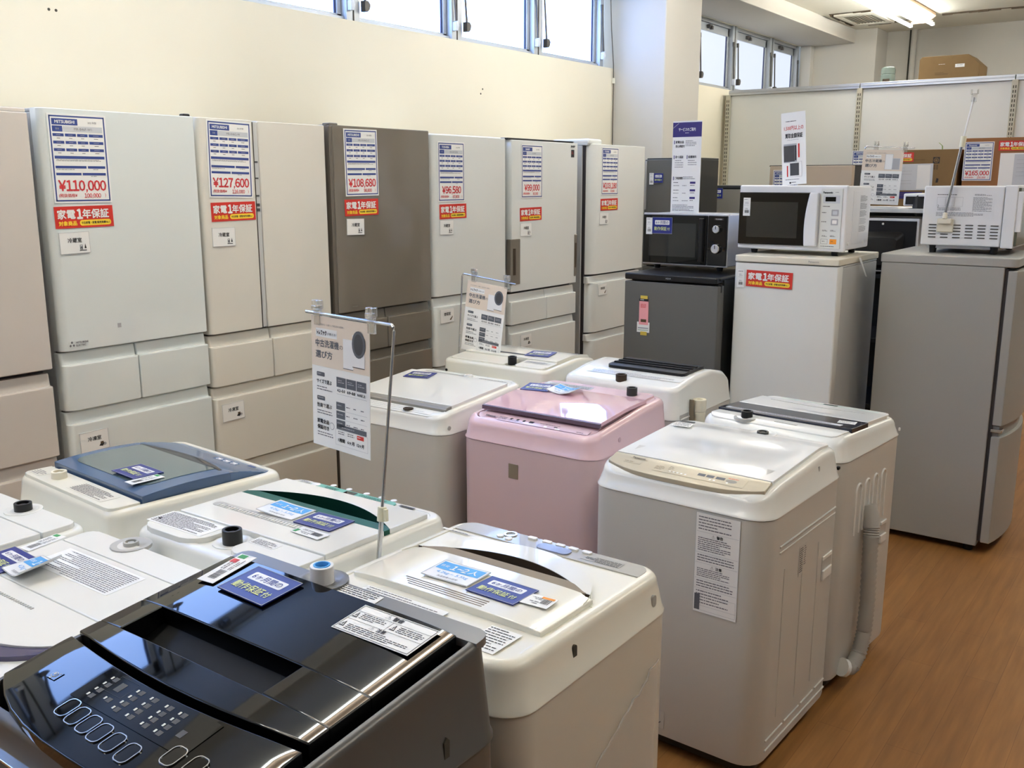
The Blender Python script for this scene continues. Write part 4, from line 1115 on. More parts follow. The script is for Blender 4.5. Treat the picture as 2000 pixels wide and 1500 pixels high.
def fine_label(W, H, m='ink_mid', base='paper', rows=None, th=.0004):
    s = Sheet(W, H, base, th=th); s.fine(W*.04, H*.06, W*.92, H*.9, m, rows); return s
def warn_label(W, H, base='paper'):
    """warning label: heading lines, triangles, small print"""
    s = Sheet(W, H, base, th=.0006)
    s.frame(W*.015, H*.025, W*.97, H*.95, .0010, 'ink')
    s.txt('⚠', W*.36, H*.13, H*.13, 'ink'); s.txt('警告', W*.45, H*.13, H*.13, 'ink', bold=.03)
    s.rect(W*.02, H*.24, W*.96, .0006, 'ink'); s.rect(W*.02, H*.56, W*.96, .0006, 'ink'); s.rect(W*.5, H*.24, .0006, H*.32, 'ink')
    for x, y in ((.03, .28), (.53, .28), (.03, .66)):
        s.poly([(W*x, H*(y + .20)), (W*(x + .07), H*(y + .20)), (W*(x + .035), H*y)], 'ink', 1); s.poly([(W*(x + .013), H*(y + .175)), (W*(x + .057), H*(y + .175)), (W*(x + .035), H*(y + .05))], base, 2); s.rect(W*(x + .030), H*(y + .09), W*.010, H*.07, 'ink', 3)
    s.fine(W*.12, H*.28, W*.34, H*.22, 'ink', 4); s.fine(W*.62, H*.30, W*.34, H*.22, 'ink', 4)
    s.txt('⚠', W*.36, H*.63, H*.11, 'ink'); s.txt('注意', W*.45, H*.63, H*.11, 'ink', bold=.03)
    s.fine(W*.12, H*.72, W*.83, H*.22, 'ink', 4)
    return s
GS, GC, GT, GWM = 'navy guarantee cards', 'blue capacity cards', 'white stock tags', 'washing machines on display'

# ---- black lid, grey body (front left of the picture)
w = Washer('washing_machine', 'grey washing machine with a glossy black lid, nearest to the camera', .75, 1.0225, 0, .56, .50, .845,
           [(-.25, .940), (-.10, .965), (.25, 1.000)], 'grey_silver', 'grey_silver', r=.05, taper=.012, rim=.004, rr=.010, group=GWM, deck=.07)
w.plate('control_panel', -.232, -.098, -.236, .260, 'black_glass', dz=.004, th=.03, xa=lambda y: -.238 + .052*(abs(y - .012)/.248)**3, xb=lambda y: -.105 + .020*((y - .012)/.248)**2, zf=lambda x, y: w.zt(x) + .004 + .004*(1 - ((y - .012)/.248)**6))
cpan = w.r.children[-1]
def w1z(x, y): return w.zt(x) + .006 + .005*(1 - ((y - .012)/.248)**6)
zf = w1z
lid = w.plate('lid', .030, .200, -.234, .260, 'black_glass', th=.035, zf=zf, ns=10, nt=20)
w.plate('lid_front', -.086, -.040, -.234, .260, 'black_glass', th=.035, zf=zf, xa=lambda y: -.094 + .020*((y - .012)/.248)**2, xb=lambda y: -.040, parent=lid)
w.plate('lid_side', -.041, .031, .205, .260, 'black_glass', th=.035, zf=zf, parent=lid, nt=4)
w.plate('lid_side', -.041, .031, -.234, -.108, 'black_glass', th=.035, zf=zf, parent=lid, nt=4)
w.plate('handle_recess', -.042, .032, -.107, .207, 'slot_black', th=.01, zf=lambda x, y: w.zt(x) - .035 + (x + .04)*.25, parent=lid, bevel=0)
w.plate('rear_deck', .203, .238, -.266, .266, 'grey_deck', dz=.0008, th=.012, rad=(0, .02), nt=24)
for k, (x, y) in enumerate(((-.186, .095), (-.189, .067), (-.191, .038), (-.193, .010), (-.195, -.021), (-.197, -.055), (-.172, -.110), (-.170, -.148))):
    z = w.zt(x) + .0084
    b = MB(); o1 = rrect(x - .0158, x + .0158, y - .0122, y + .0122, .0085, 5); o2 = rrect(x - .0146, x + .0146, y - .0110, y + .0110, .0075, 5)
    sl = .167
    b.loft([[(a, c, z + (a - x)*sl) for a, c in o1], [(a, c, z + .0016 + (a - x)*sl) for a, c in o1], [(a, c, z + .0016 + (a - x)*sl) for a, c in o2], [(a, c, z + .0004 + (a - x)*sl) for a, c in o2]], 'chrome', cap1=False)
    b.add([(a, c, z + .0006 + (a - x)*sl) for a, c in o2], [tuple(range(len(o2)))], 'black_glass')
    b.build('button', cpan)
s = Sheet(.24, .062, 'black_glass', th=.0002)
for cxp, n in ((.02, 4), (.05, 1), (.078, 4), (.108, 4), (.140, 4), (.168, 4)):
    for k in range(n):
        s.rect(cxp, .010 + .012*k if n > 1 else .04, .0035, .005, 'led', 1); s.rect(cxp + .006, .009 + .012*k if n > 1 else .039, .009, .008, 'panel_dim', 1)
s.rect(.045, .012, .012, .016, 'panel_dim'); s.frame(.032, .004, .04, .03, .0004, 'panel_dim'); s.rect(.20, .03, .010, .012, 'panel_dim')
w.decal(s, 'indicator_print', -.138, .0, .0086, parent=cpan)
s = Sheet(.02, .016, 'black_glass', th=.0002); s.disc(.009, .008, .006, .005, 'champagne', 1); s.disc(.009, .008, .005, .004, 'black_glass', 2); s.disc(.009, .007, .0025, .002, 'champagne', 3); s.rect(.015, .003, .003, .001, 'champagne'); s.rect(.007, .014, .004, .002, 'champagne')
w.decal(s, 'logo', -.155, .180, .0086, parent=cpan)
w.decal(warn_label(.146, .070), 'warning_label', .153, -.142, .0116, parent=lid)
w.decal(fine_label(.085, .022, 'ink', rows=4), 'caution_label', .221, -.022, .0014, up_x=1)
w.tap(.220, .058, 1.001, 'card_gloss', .03, .019, dish=True, dish_m='grey_deck')
t = MB(); t.cyl((.220, .058, 1.007), .0135, .021, 'sky', 'z', 16, hollow=.8); t.build('inlet_seal', w.r)
t = MB(); t.prism([(.118, .868), (.128, .868), (.1285, .892), (.123, .898), (.1175, .892)], 'y', -.2785, -.274, 'slot_dark'); t.build('hinge_slot', w.r)
t = MB(); t.box(-.255, -.235, -.2, .2, .90, .904, 'chrome'); t.build('trim_strip', w.r, bevel=.001)
tag(w.card(service_card(), 'service_card', .144, .116, .0135, -2), 'navy guarantee card lying on the black lid of the nearest machine', 'card', GS)
s = stock_tag(.096, .036); s.rect(.066, .002, .012, .014, 'red')
tag(w.card(s, 'stock_tag', .158, .214, .0125, 5+90, 1), 'white stock tag with green and red marks beside the navy card on the black lid', 'tag', GT)

# ---- white top loader with grey control strip in front (lid with a crescent handle)
w = Washer('washing_machine', 'cream white washing machine with a round-fronted lid, beside the black-lidded one', 1.372, 1.065, 180, .535, .545, .782,
           [(-.27, .862), (.27, .868)], 'cream_body', 'washer_cream', r=.06, taper=.012, rim=.006, rr=.018, group=GWM)
def arcx(y, c, rx, ry): return c - rx*math.sqrt(max(0, 1 - (y/ry)**2))
w.plate('rim_plate', -.02, .245, -.232, .232, 'washer_cream', dz=-.002, th=.012, rad=(0, .04), nt=24)
w.plate('rim_plate', -.245, -.10, -.232, .232, 'washer_cream', dz=-.002, th=.012, rad=(.04, 0), xb=lambda y: min(-.021, arcx(y, .02, .180, .215)), nt=40)
lidz = lambda x, y: w.zt(x) + .012
lid = w.plate('lid', -.06, .135, -.222, .222, 'washer_lid_cream', th=.03, zf=lambda x, y: w.zt(x) + .012 - .006*(abs(y)/.222)**6, xa=lambda y: -.042 if abs(y) < .205 else -.035, xb=lambda y: .135, nt=24)
w.plate('lid_rim', -.19, -.09, -.221, .221, 'washer_lid_cream', th=.03, zf=lambda x, y: w.zt(x) + .009, xa=lambda y: arcx(y, .02, .195, .2225), xb=lambda y: max(arcx(y, .02, .195, .2225) + .0005, -.044 - .068*max(0, 1 - (y/.195)**2)), nt=40, parent=lid)
w.plate('handle_recess', -.16, -.040, -.215, .215, 'dark_taupe', th=.006, zf=lambda x, y: w.zt(x) - .028, parent=lid, bevel=0, nt=10)
w.plate('recess_wall', -.19, -.02, -.21, .21, 'dark_taupe', th=.04, zf=lambda x, y: w.zt(x) + .0085, xa=lambda y: max(arcx(y, .02, .195, .2225) + .0005, -.044 - .068*max(0, 1 - (y/.195)**2)) - .001, xb=lambda y: max(arcx(y, .02, .195, .2225) + .0005, -.044 - .068*max(0, 1 - (y/.195)**2)) + .0015, parent=lid, bevel=0, nt=40, ns=1)
w.plate('handle_face', -.075, -.040, -.200, .200, 'taupe', th=.03, zf=lambda x, y: w.zt(x) + .0095, xa=lambda y: max(-.074, -.046 - .068*max(0, 1 - (y/.195)**2)), xb=lambda y: -.0415, parent=lid, bevel=.001, nt=20)
p = w.plate('control_panel', -.244, -.188, -.232, .232, 'grey_panel', dz=.001, th=.006, rad=(.03, .002), nt=24)
d = MB(); d.loft([[(x, y, z) for x, y in rrect(-.224, -.194, -.020, .060, .012, 4)] for z in (.861, .8665)], 'lcd'); d.build('display', p)
for y in (-.052, -.014, .020, .053, .086):
    b = MB(); b.loft([[(x, yy, z) for x, yy in rrect(-.240, -.228, y - .011, y + .011, .004, 3)] for z in (.860, .867)], 'card_gloss'); b.build('button', p)
b = MB(); b.cyl((-.226, -.105, .860), .015, .006, 'chrome', 'z', 20, hollow=.72); b.build('dial', p)
for x, y in ((-.206, -.118), (-.203, -.094)):
    b = MB(); b.cyl((x, y, .860), .008, .006, 'card_gloss', 'z', 14); b.build('button', p)
w.decal(fine_label(.09, .026, 'ink', 'grey_panel', 4, .0002), 'panel_print', -.214, .135, .0014, parent=p)
w.decal(fine_label(.075, .008, 'purple', 'washer_cream', 1, .0002), 'model_print', -.172, -.215, .0008)
w.decal(fine_label(.065, .085, 'ink', 'paper', 9), 'warning_label', .195, .165, .0009, up_x=-1)
w.decal(fine_label(.20, .055, 'ink_mid', 'paper', 6), 'instruction_label', .185, -.06, .0009, up_x=-1)
for k in range(4):
    v = MB(); v.box(.098 + .0075*k, .101 + .0075*k, -.115 + .008*k, .085, w.zt(.1) + .0118, w.zt(.1) + .0126, 'taupe'); v.build('lid_groove', lid, smooth=False)
h = MB(); h.prism(rrect(.080, .092, .812, .842, .006, 4), 'y', .2555, .2610, 'slot_dark'); h.build('side_slot', w.r)
h = MB(); h.prism(rrect(-.205, -.190, .806, .830, .007, 4), 'y', .258, .2642, 'grey_dim'); h.build('side_badge', w.r)
h = MB(); h.box(.270, .2735, -.03, .20, .805, .832, 'grey_dim'); h.box(.2715, .2745, -.03, .20, .800, .806, 'washer_cream'); h.build('rear_grip', w.r, bevel=.002)
for yy, zz in ((.195, .715), (.155, .675), (.150, .635)):
    h = MB(); h.cyl((.2735, yy, zz), .006, .002, 'slot_black', 'x', 10); h.build('screw_hole', w.r)
h = MB(); h.box(.2725, .2745, .178, .208, .688, .693, 'slot_black'); h.box(.2725, .2745, .180, .188, .61, .645, 'slot_black'); h.build('vent_slot', w.r, smooth=False)
# cling film round the lower body
h = MB()
path = [(.2755, -.10 + .02*k) for k in range(16)] + [(.2145 + .0595*math.cos(R(90*k/8)), .2095 + .0605*math.sin(R(90*k/8))) for k in range(9)] + [(.20 - .016*k, .2702) for k in range(26)]
NR = 9; grid = []
for i, (x, y) in enumerate(path):
    top = .40 + .30*max(0, (i - 12)/(len(path) - 13)) + random.uniform(-.004, .004)
    nx, ny = (1, 0) if i < 16 else ((.7, .7) if i < 25 else (0, 1))
    col = []
    for j in range(NR):
        q = random.uniform(0, .0035) + (.003 if j == NR - 1 else 0)
        col.append((x + nx*q, y + ny*q, lerp(.062, top, j/(NR - 1))))
    grid.append(col)
for i in range(len(grid) - 1):
    for j in range(NR - 1):
        h.add([grid[i][j], grid[i+1][j], grid[i+1][j+1], grid[i][j+1]], [(0, 1, 2), (0, 2, 3)], 'wrap')
h.tube([c[-1] for c in grid], .0022, 'wrap', 6)
o = h.build('plastic_wrap', w.r, sharp=60); o['label'] = 'clear stretch film around the lower body'
tag(w.card(capacity_card(lambda u, v: .006*max(0, .25 - u)), 'capacity_card', .039, -.042, .0145, 3, -1), 'blue capacity card on the cream lid, left of the navy card', 'card', GC)
tag(w.card(service_card(), 'service_card', .048, .076, .0135, -1, -1), 'navy guarantee card on the cream round-fronted lid', 'card', GS)
s = stock_tag(.056, .044, False); s.rect(.004, .034, .026, .008, 'orange')
tag(w.card(s, 'stock_tag', .047, .158, .0145, 4 + 180, -1), 'small white stock tag with an orange corner on the cream round-fronted lid', 'tag', GT)

# ---- left machine with the folding lid and a dark purple front edge
w = Washer('washing_machine', 'white washing machine with a folding lid and a purple front band', .83, 1.690, 0, .54, .54, .770,
           [(-.27, .838), (.27, .862)], 'washer_body', 'washer_white', r=.06, taper=.010, rim=.006, rr=.018, group=GWM)
w.plate('rim_plate', -.245, .245, -.235, .235, 'washer_white', dz=-.002, th=.012, rad=(.05, .04), nt=24)
lid = w.plate('lid', .004, .168, -.236, .236, 'washer_lid', dz=.010, th=.02, nt=16)
w.plate('lid_front', -.14, .001, -.236, .236, 'washer_lid', dz=.010, th=.02, xa=lambda y: arcx(y, .0, .150, .238), xb=lambda y: .001, nt=40, parent=lid)
w.plate('front_band', -.19, -.01, -.2375, .2375, 'purple', dz=.007, th=.02, xa=lambda y: arcx(y, .0, .195, .2385), xb=lambda y: min(arcx(y, .0, .152, .238), -.0005) , nt=40, parent=lid)
w.plate('rear_deck', .171, .240, -.236, .236, 'washer_white', dz=.009, th=.02, rad=(0, .03), nt=20)
w.tap(.236, .085, w.zt(.236) + .009, 'grey_dim', .012, .016, dish_m='grey_dim')
w.decal(fine_label(.085, .27, 'ink_mid', 'washer_lid', 24, .0003), 'instruction_label', .112, .045, .0103, ang=90, up_x=1) if False else w.decal(fine_label(.27, .085, 'ink_mid', 'paper', 14, .0003), 'instruction_label', .110, .040, .0103, up_x=-1)
v = MB()
for k in range(18): v.box(-.040, -.034, .115 - .0085*k, .1195 - .0085*k, w.zt(-.037) + .0098, w.zt(-.037) + .0112, 'grey_dim')
v.build('lid_vent', lid, smooth=False)
tag(w.card(service_card(), 'service_card', .046, .225, .0115, -3, 1), 'navy guarantee card on the folding lid at the left edge', 'card', GS)
tag(w.card(capacity_card(lambda u, v: .055*max(0, u - .35)**2 + .01*(1-v)*u), 'capacity_card', .047, .128, .0145, -8, 1), 'curled blue capacity card on the folding lid at the left edge', 'card', GC)
tag(w.card(stock_tag(), 'stock_tag', .135, .252, .0115, 4 + 90, 1), 'white stock tag behind the navy card on the folding lid', 'tag', GT)

# ---- plain white machine at the left edge
w = Washer('washing_machine', 'plain white washing machine at the left edge with a single dark inlet', .84, 2.226, 0, .52, .53, .770,
           [(-.26, .848), (.26, .858)], 'washer_body', 'washer_white', r=.055, taper=.010, rim=.006, rr=.014, group=GWM)
w.plate('lid', -.20, .150, -.226, .226, 'washer_lid', dz=.012, th=.03, rad=(.05, .0), nt=24)
w.plate('rear_deck', .154, .235, -.228, .228, 'washer_white', dz=.012, th=.03, rad=(0, .02), nt=20)
w.tap(.205, -.048, w.zt(.2) + .012, 'black_plastic', .022, .020, dish_m='washer_white')

# ---- blue lid
w = Washer('washing_machine', 'cream washing machine with a translucent blue lid', 1.385, 2.180, 176, .52, .50, .785,
           [(-.25, .872), (.25, .880)], 'washer_cream', 'washer_cream', r=.05, taper=.010, rim=.006, rr=.018, group=GWM)
lid = w.plate('lid', -.09, .150, -.224, .224, 'blue_lid', th=.030, zf=lambda x, y: w.zt(x) + .016 + .010*(1 - (x/.16)**2), side='blue_lid_dark', nt=20)
w.plate('control_panel', -.232, -.088, -.224, .224, 'blue_lid', th=.03, zf=lambda x, y: w.zt(x) + .022 - .030*((-.088 - x)/.144)**1.3, rad=(.02, 0), nt=24)
pan = w.r.children[-1]
w.plate('lid_window', -.085, .115, -.19, .17, 'blue_window', th=.002, zf=lambda x, y: w.zt(x) + .0172 + .010*(1 - (x/.16)**2), xa=lambda y: -.080 - .0*y, parent=lid, bevel=0, nt=16, rad=(0, .03))
w.plate('handle_recess', -.125, -.080, -.20, .19, 'navy_glass', th=.002, zf=lambda x, y: w.zt(x) + .0240 - .030*(max(0, -.088 - x)/.144)**1.3, xa=lambda y: -.084 - .034*max(0, 1 - (y/.2)**2), xb=lambda y: -.080, parent=pan, bevel=0, nt=20)
w.plate('rear_deck', .156, .232, -.226, .226, 'washer_cream', dz=.006, th=.02, rad=(0, .02), nt=20)
w.tap(.192, -.105, w.zt(.19) + .006, 'tape_cream', .022, .019, dish=False)
w.decal(fine_label(.17, .050, 'ink', 'washer_cream', 8, .0003), 'instruction_label', .195, .075, .0064, up_x=-1)
w.decal(fine_label(.06, .030, 'ink_mid', 'washer_cream', 4, .0003), 'rating_label', .205, -.185, .0064, up_x=-1)
s = Sheet(.105, .018, 'blue_lid', th=.0003)
for k in range(3): s.frame(.004 + .034*k, .003, .022, .011, .002, 'paper'); s.rect(.008 + .034*k, .007, .012, .004, 'paper', 2)
w.decal(s, 'panel_print', -.172, .080, .0085, up_x=1, parent=pan)
w.decal(fine_label(.03, .010, 'navy', 'blue_lid', 2, .0003), 'panel_print', -.192, .168, .006, parent=pan)
tag(w.card(service_card(), 'service_card', .070, .060, .0275, 0, -1), 'navy guarantee card on the blue lid', 'card', GS)
tag(w.card(stock_tag(), 'stock_tag', .092, .135, .0275, 0 + 90, -1), 'white stock tag beside the navy card on the blue lid', 'tag', GT)

# ---- green handle
w = Washer('washing_machine', 'white washing machine with a green crescent handle and a teal control strip', 1.375, 1.618, 181, .54, .52, .785,
           [(-.26, .862), (.26, .872)], 'washer_body', 'washer_white', r=.06, taper=.012, rim=.006, rr=.018, group=GWM)
w.plate('rim_plate', -.03, .238, -.236, .236, 'washer_white', dz=-.002, th=.012, rad=(0, .05), nt=24)
w.plate('rim_plate', -.238, -.15, -.236, .236, 'washer_white', dz=-.002, th=.012, rad=(.05, 0), nt=24)
lid = w.plate('lid', -.045, .130, -.236, .236, 'washer_lid', dz=.012, th=.03, nt=16)
w.plate('lid_front', -.19, -.05, -.236, .236, 'washer_lid', th=.02, zf=lambda x, y: w.zt(x) + .011, xa=lambda y: -.190, xb=lambda y: -.062 - .080*max(0, 1 - (y/.236)**2), parent=lid, nt=30)
w.plate('handle_recess', -.16, -.045, -.236, .236, 'green_dark', th=.004, zf=lambda x, y: w.zt(x) - .028, parent=lid, bevel=0, nt=10)
w.plate('recess_wall', -.15, -.05, -.235, .235, 'green_dark', th=.04, zf=lambda x, y: w.zt(x) + .0105, xa=lambda y: -.063 - .080*max(0, 1 - (y/.236)**2), xb=lambda y: -.061 - .080*max(0, 1 - (y/.236)**2), parent=lid, bevel=0, nt=30, ns=1)
w.plate('handle_face', -.085, -.044, -.236, .236, 'green', th=.04, zf=lambda x, y: w.zt(x) + .0105, xa=lambda y: max(-.078, -.063 - .080*max(0, 1 - (y/.236)**2)), xb=lambda y: -.0455, parent=lid, bevel=.001, nt=24)
v = w.plate('lid_vent', .035, .062, -.215, .105, 'grey_dim', dz=.0125, th=.002, rad=(.013, .013), parent=lid, bevel=0, nt=24)
v = MB()
for k in range(28): v.box(.048, .060, -.195 + .0102*k, -.190 + .0102*k, w.zt(.05) + .0118, w.zt(.05) + .0140, 'washer_lid')
v.build('vent_slots', lid, smooth=False)
c = MB(); c.loft([[(x, y, z) for x, y in rrect(-.232, -.203, -.175, .110, .0144, 6)] for z in (w.zt(-.2) - .004, w.zt(-.2) + .0005)], 'teal'); pan = c.build('control_panel', w.r, bevel=.001)
c = MB(); c.cyl((-.2175, -.158, w.zt(-.2)), .012, .0018, 'card_gloss', 'z', 20); c.build('button', pan)
c = MB(); c.box(-.226, -.210, -.055, -.020, w.zt(-.2), w.zt(-.2) + .0014, 'black_glass'); c.build('display', pan)
w.decal(fine_label(.10, .018, 'green_dark', 'teal', 3, .0002), 'panel_print', -.218, .035, .0012, parent=pan)
w.decal(fine_label(.05, .018, 'green_dark', 'teal', 3, .0002), 'panel_print', -.218, -.105, .0012, parent=pan)
for y in (-.12, -.065, -.005, .045, .085):
    c = MB(); c.cyl((-.2425, y, w.zt(-.25) - .0015), .0085, .0016, 'ink_light', 'z', 18); c.cyl((-.2425, y, w.zt(-.25) - .0015), .0076, .0020, 'card_gloss', 'z', 18); c.build('button', w.r)
w.decal(fine_label(.045, .010, 'ink', 'ink_mid', 2, .0002), 'model_print', -.222, .145, .0006)
s = Sheet(.04, .012, 'washer_white', th=.0002); s.txt('maxzen', .02, .006, .008, 'slate', al='c', w=.034); w.decal(s, 'logo', -.222, -.205, .0004)
w.plate('rear_deck', .134, .240, -.238, -.04, 'washer_white', dz=.010, th=.03, rad=(0, .05), nt=12)
w.plate('rear_deck', .134, .228, .045, .238, 'washer_white', dz=.010, th=.03, rad=(0, .03), nt=12)
w.tap(.175, .004, w.zt(.17) + .0, 'black_plastic', .034, .021, dish_m='washer_white')
w.decal(fine_label(.185, .072, 'ink', 'paper', 11, .0003), 'instruction_label', .178, -.150, .0103, up_x=-1)
w.decal(fine_label(.075, .026, 'ink', 'paper', 5, .0003), 'caution_label', .160, .090, .0103, up_x=-1)
c = MB(); c.cyl((.19, -.225, w.zt(.2) + .0095), .005, .001, 'slot_black', 'z', 10); c.build('screw_hole', w.r)
tag(w.card(capacity_card(lambda u, v: .006*(1-u)**2), 'capacity_card', -.004, -.030, .0135, 4, -1), 'blue capacity card beside the green handle', 'card', GC)
tag(w.card(service_card(), 'service_card', -.004, .093, .0135, 2, -1), 'navy guarantee card beside the green handle', 'card', GS)
tag(w.card(stock_tag(), 'stock_tag', .066, .124, .0145, 178, -1), 'white stock tag with a green mark at the corner of the green-handled machine', 'tag', GT)

# ---- second row: white with grey band
w = Washer('washing_machine', 'white washing machine with a grey band across its lid front, left of the pink one', 2.675, 2.335, 0, .545, .51, .760,
           [(-.26, .818), (-.19, .838), (.26, .872)], 'washer_body', 'washer_white', r=.06, taper=.010, rim=.006, rr=.018, group=GWM)
w.plate('rim_plate', -.24, .24, -.240, .240, 'washer_white', dz=-.001, th=.012, rad=(.05, .05), nt=24)
lid = w.plate('lid', -.165, .165, -.242, .242, 'washer_lid', dz=.012, th=.03, nt=16)
w.plate('lid_band', -.198, -.165, -.242, .242, 'grey_band', th=.012, zf=lambda x, y: w.zt(x) + .011 - (x < -.19)*.004, parent=lid, nt=16)
w.decal(fine_label(.40, .022, 'ink_light', 'washer_white', 2, .0002), 'panel_print', -.222, .0, .0005)
c = MB(); c.cyl((-.222, -.088, w.zt(-.22)), .019, .004, 'dark_taupe', 'z', 20); c.box(-.226, -.218, -.11, -.075, w.zt(-.22) + .002, w.zt(-.22) + .006, 'dark_taupe'); c.build('dial', w.r, bevel=.001)
w.decal(fine_label(.24, .022, 'ink_mid', 'washer_white', 3, .0003), 'instruction_label', .20, .10, .0006, up_x=-1)
w.decal(fine_label(.15, .022, 'ink_mid', 'washer_white', 3, .0003), 'instruction_label', .20, -.14, .0006, up_x=-1)
c = MB(); c.cyl((-.215, -.272, .785), .008, .003, 'grey_dim', 'y', 12); c.build('screw_cap', w.r)
w.tap(.205, -.02, w.zt(.2), 'card_gloss', .012, .018, dish=False)
tag(w.card(service_card(), 'service_card', .100, .140, .0135, 12, 1), 'navy guarantee card on the white lid with the grey band', 'card', GS)

# ---- pink
w = Washer('washing_machine', 'pink washing machine with a small grey square on its front', 2.728, 1.755, 0, .545, .52, .760,
           [(-.275, .822), (-.20, .838), (.10, .870), (.275, .880)], 'pink_body', 'pink_cover', r=.06, taper=.008, rim=.006, rr=.020, group=GWM)
w.plate('control_panel', -.228, .232, -.236, .236, 'pink_cover', dz=-.001, th=.012, rad=(.05, .04), nt=24)
pan = w.r.children[-1]
lid = w.plate('lid', -.165, .140, -.236, .236, 'pink_glass', th=.014, zf=lambda x, y: w.zt(x) + .022 - .010*max(0, (x)/.14), nt=14, bevel=.002)
w.plate('lid_edge', -.175, -.165, -.238, .238, 'pink_edge', th=.014, zf=lambda x, y: w.zt(x) + .021, parent=lid, nt=6)
w.plate('lid_rear', .142, .238, -.220, .220, 'pink_cover', dz=.006, th=.02, rad=(0, .02), nt=16)
s = Sheet(.36, .030, 'pink_cover', th=.0002)
s.fine(.0, .004, .035, .02, 'ink', 3)
for k in range(4): s.rect(.045 + .026*k, .002, .010 if k < 3 else .018, .013, 'ink')
s.fine(.045, .020, .10, .006, 'ink_mid', 1); s.fine(.165, .004, .13, .006, 'ink', 1); s.rect(.225, .012, .014, .006, 'ink'); s.rect(.19, .018, .012, .009, 'card_gloss'); s.rect(.235, .021, .018, .008, 'card_gloss'); s.fine(.315, .02, .03, .007, 'ink', 1)
w.decal(s, 'panel_print', -.209, -.04, .0005, parent=pan)
s = Sheet(.05, .012, 'pink_cover', th=.0002); s.txt('Hisense', .025, .006, .009, 'ink', al='c', w=.042, bold=.03); w.decal(s, 'logo', -.205, .175, .0005, parent=pan)
c = MB(); c.box(-.2625, -.2585, .022, .060, .652, .702, 'taupe'); c.build('front_badge', w.r, bevel=.001)
w.tap(.190, -.150, w.zt(.19) + .004, 'steel_dark', .034, .019, dish=False)
w.decal(fine_label(.20, .034, 'ink_mid', 'grey_paper', 5, .0003), 'instruction_label', .190, .115, .0066, up_x=-1)
w.decal(fine_label(.09, .008, 'ink', 'pink_cover', 1, .0002), 'print', .155, .04, .0066)
c = MB(); c.cyl((-.10, -.2705, .800), .008, .003, 'pink_cover', 'y', 12); c.build('screw_cap', w.r)
tag(w.card(service_card(), 'service_card', .075, .172, .0205, 8, 1), 'navy guarantee card on the pink lid', 'card', GS)
tag(w.card(capacity_card(lambda u, v: .03*(u - .5)**2 + .012*max(0, u - .6)), 'capacity_card', .075, .058, .0225, -8, 1), 'curling blue capacity card on the pink lid', 'card', GC)

# ---- silver white with champagne panel
w = Washer('washing_machine', 'pearl white washing machine with a champagne control panel, right of the pink one', 2.545, 1.10, -2, .545, .555, .760,
           [(-.278, .812), (-.19, .838), (.15, .858), (.278, .846)], 'washer_body', 'washer_white', r=.065, taper=.012, rim=.006, rr=.022, group=GWM)
w.plate('rim_plate', -.25, .25, -.236, .236, 'washer_white', dz=-.001, th=.012, rad=(.05, .05), nt=24)
p = w.plate('control_panel', -.268, -.185, -.240, .240, 'champagne', th=.014, zf=lambda x, y: w.zt(x) + .007, xa=lambda y: -.262 + .03*(abs(y)/.24)**4, nt=24, bevel=.004)
lid = w.plate('lid', -.182, .205, -.240, .240, 'washer_lid', th=.02, zf=lambda x, y: w.zt(x) + .008 + .004*math.exp(-((x + .10)/.06)**2)*max(0, 1 - (y/.21)**4) - .004*math.exp(-((x - .06)/.05)**2)*max(0, 1 - (y/.20)**4), ns=40, nt=36)
w.plate('rear_deck', .208, .252, -.236, .236, 'washer_white', dz=.006, th=.02, rad=(0, .03), nt=20)
s = Sheet(.055, .010, 'champagne', th=.0002); s.txt('Panasonic', .0275, .005, .0075, 'ink', al='c', w=.046, bold=.02); w.decal(s, 'logo', -.200, .155, .0075, parent=p)
w.decal(fine_label(.055, .008, 'taupe', 'champagne', 1, .0002), 'model_print', -.224, .165, .0075, parent=p)
s = Sheet(.27, .040, 'champagne', th=.0002); s.fine(.0, .014, .03, .020, 'taupe', 4); s.fine(.04, .006, .016, .02, 'taupe', 4)
for x in (.05, .062, .074, .086, .098, .172, .184, .222): s.disc(x, .030, .0035, .0030, 'paper', 1)
s.fine(.045, .030, .05, .005, 'taupe', 1); s.rect(.130, .010, .022, .012, 'slate'); s.rect(.156, .010, .022, .012, 'slate'); s.rect(.184, .010, .026, .012, 'slate'); s.disc(.230, .020, .016, .008, 'grey_band', 1); s.fine(.216, .006, .04, .005, 'red', 1)
w.decal(s, 'panel_print', -.222, -.045, .0075, parent=p)
w.tap(.228, -.030, w.zt(.228) + .006, 'steel_dark', .012, .018, dish_m='washer_white')
c = MB(); c.box(.185, .205, .190, .235, w.zt(.195) + .0075, w.zt(.195) + .0092, 'steel_dark'); c.build('lid_hinge_mark', lid, smooth=False)
for sy in (-1, 1):
    c = MB(); c.add([(-.145, sy*.205, w.zt(-.145) + .0085), (-.105, sy*.190, w.zt(-.1) + .009), (-.105, sy*.212, w.zt(-.1) + .009)], [(0, 1, 2)] if sy < 0 else [(0, 2, 1)], 'grey_dim'); c.build('lid_arrow', lid, smooth=False)
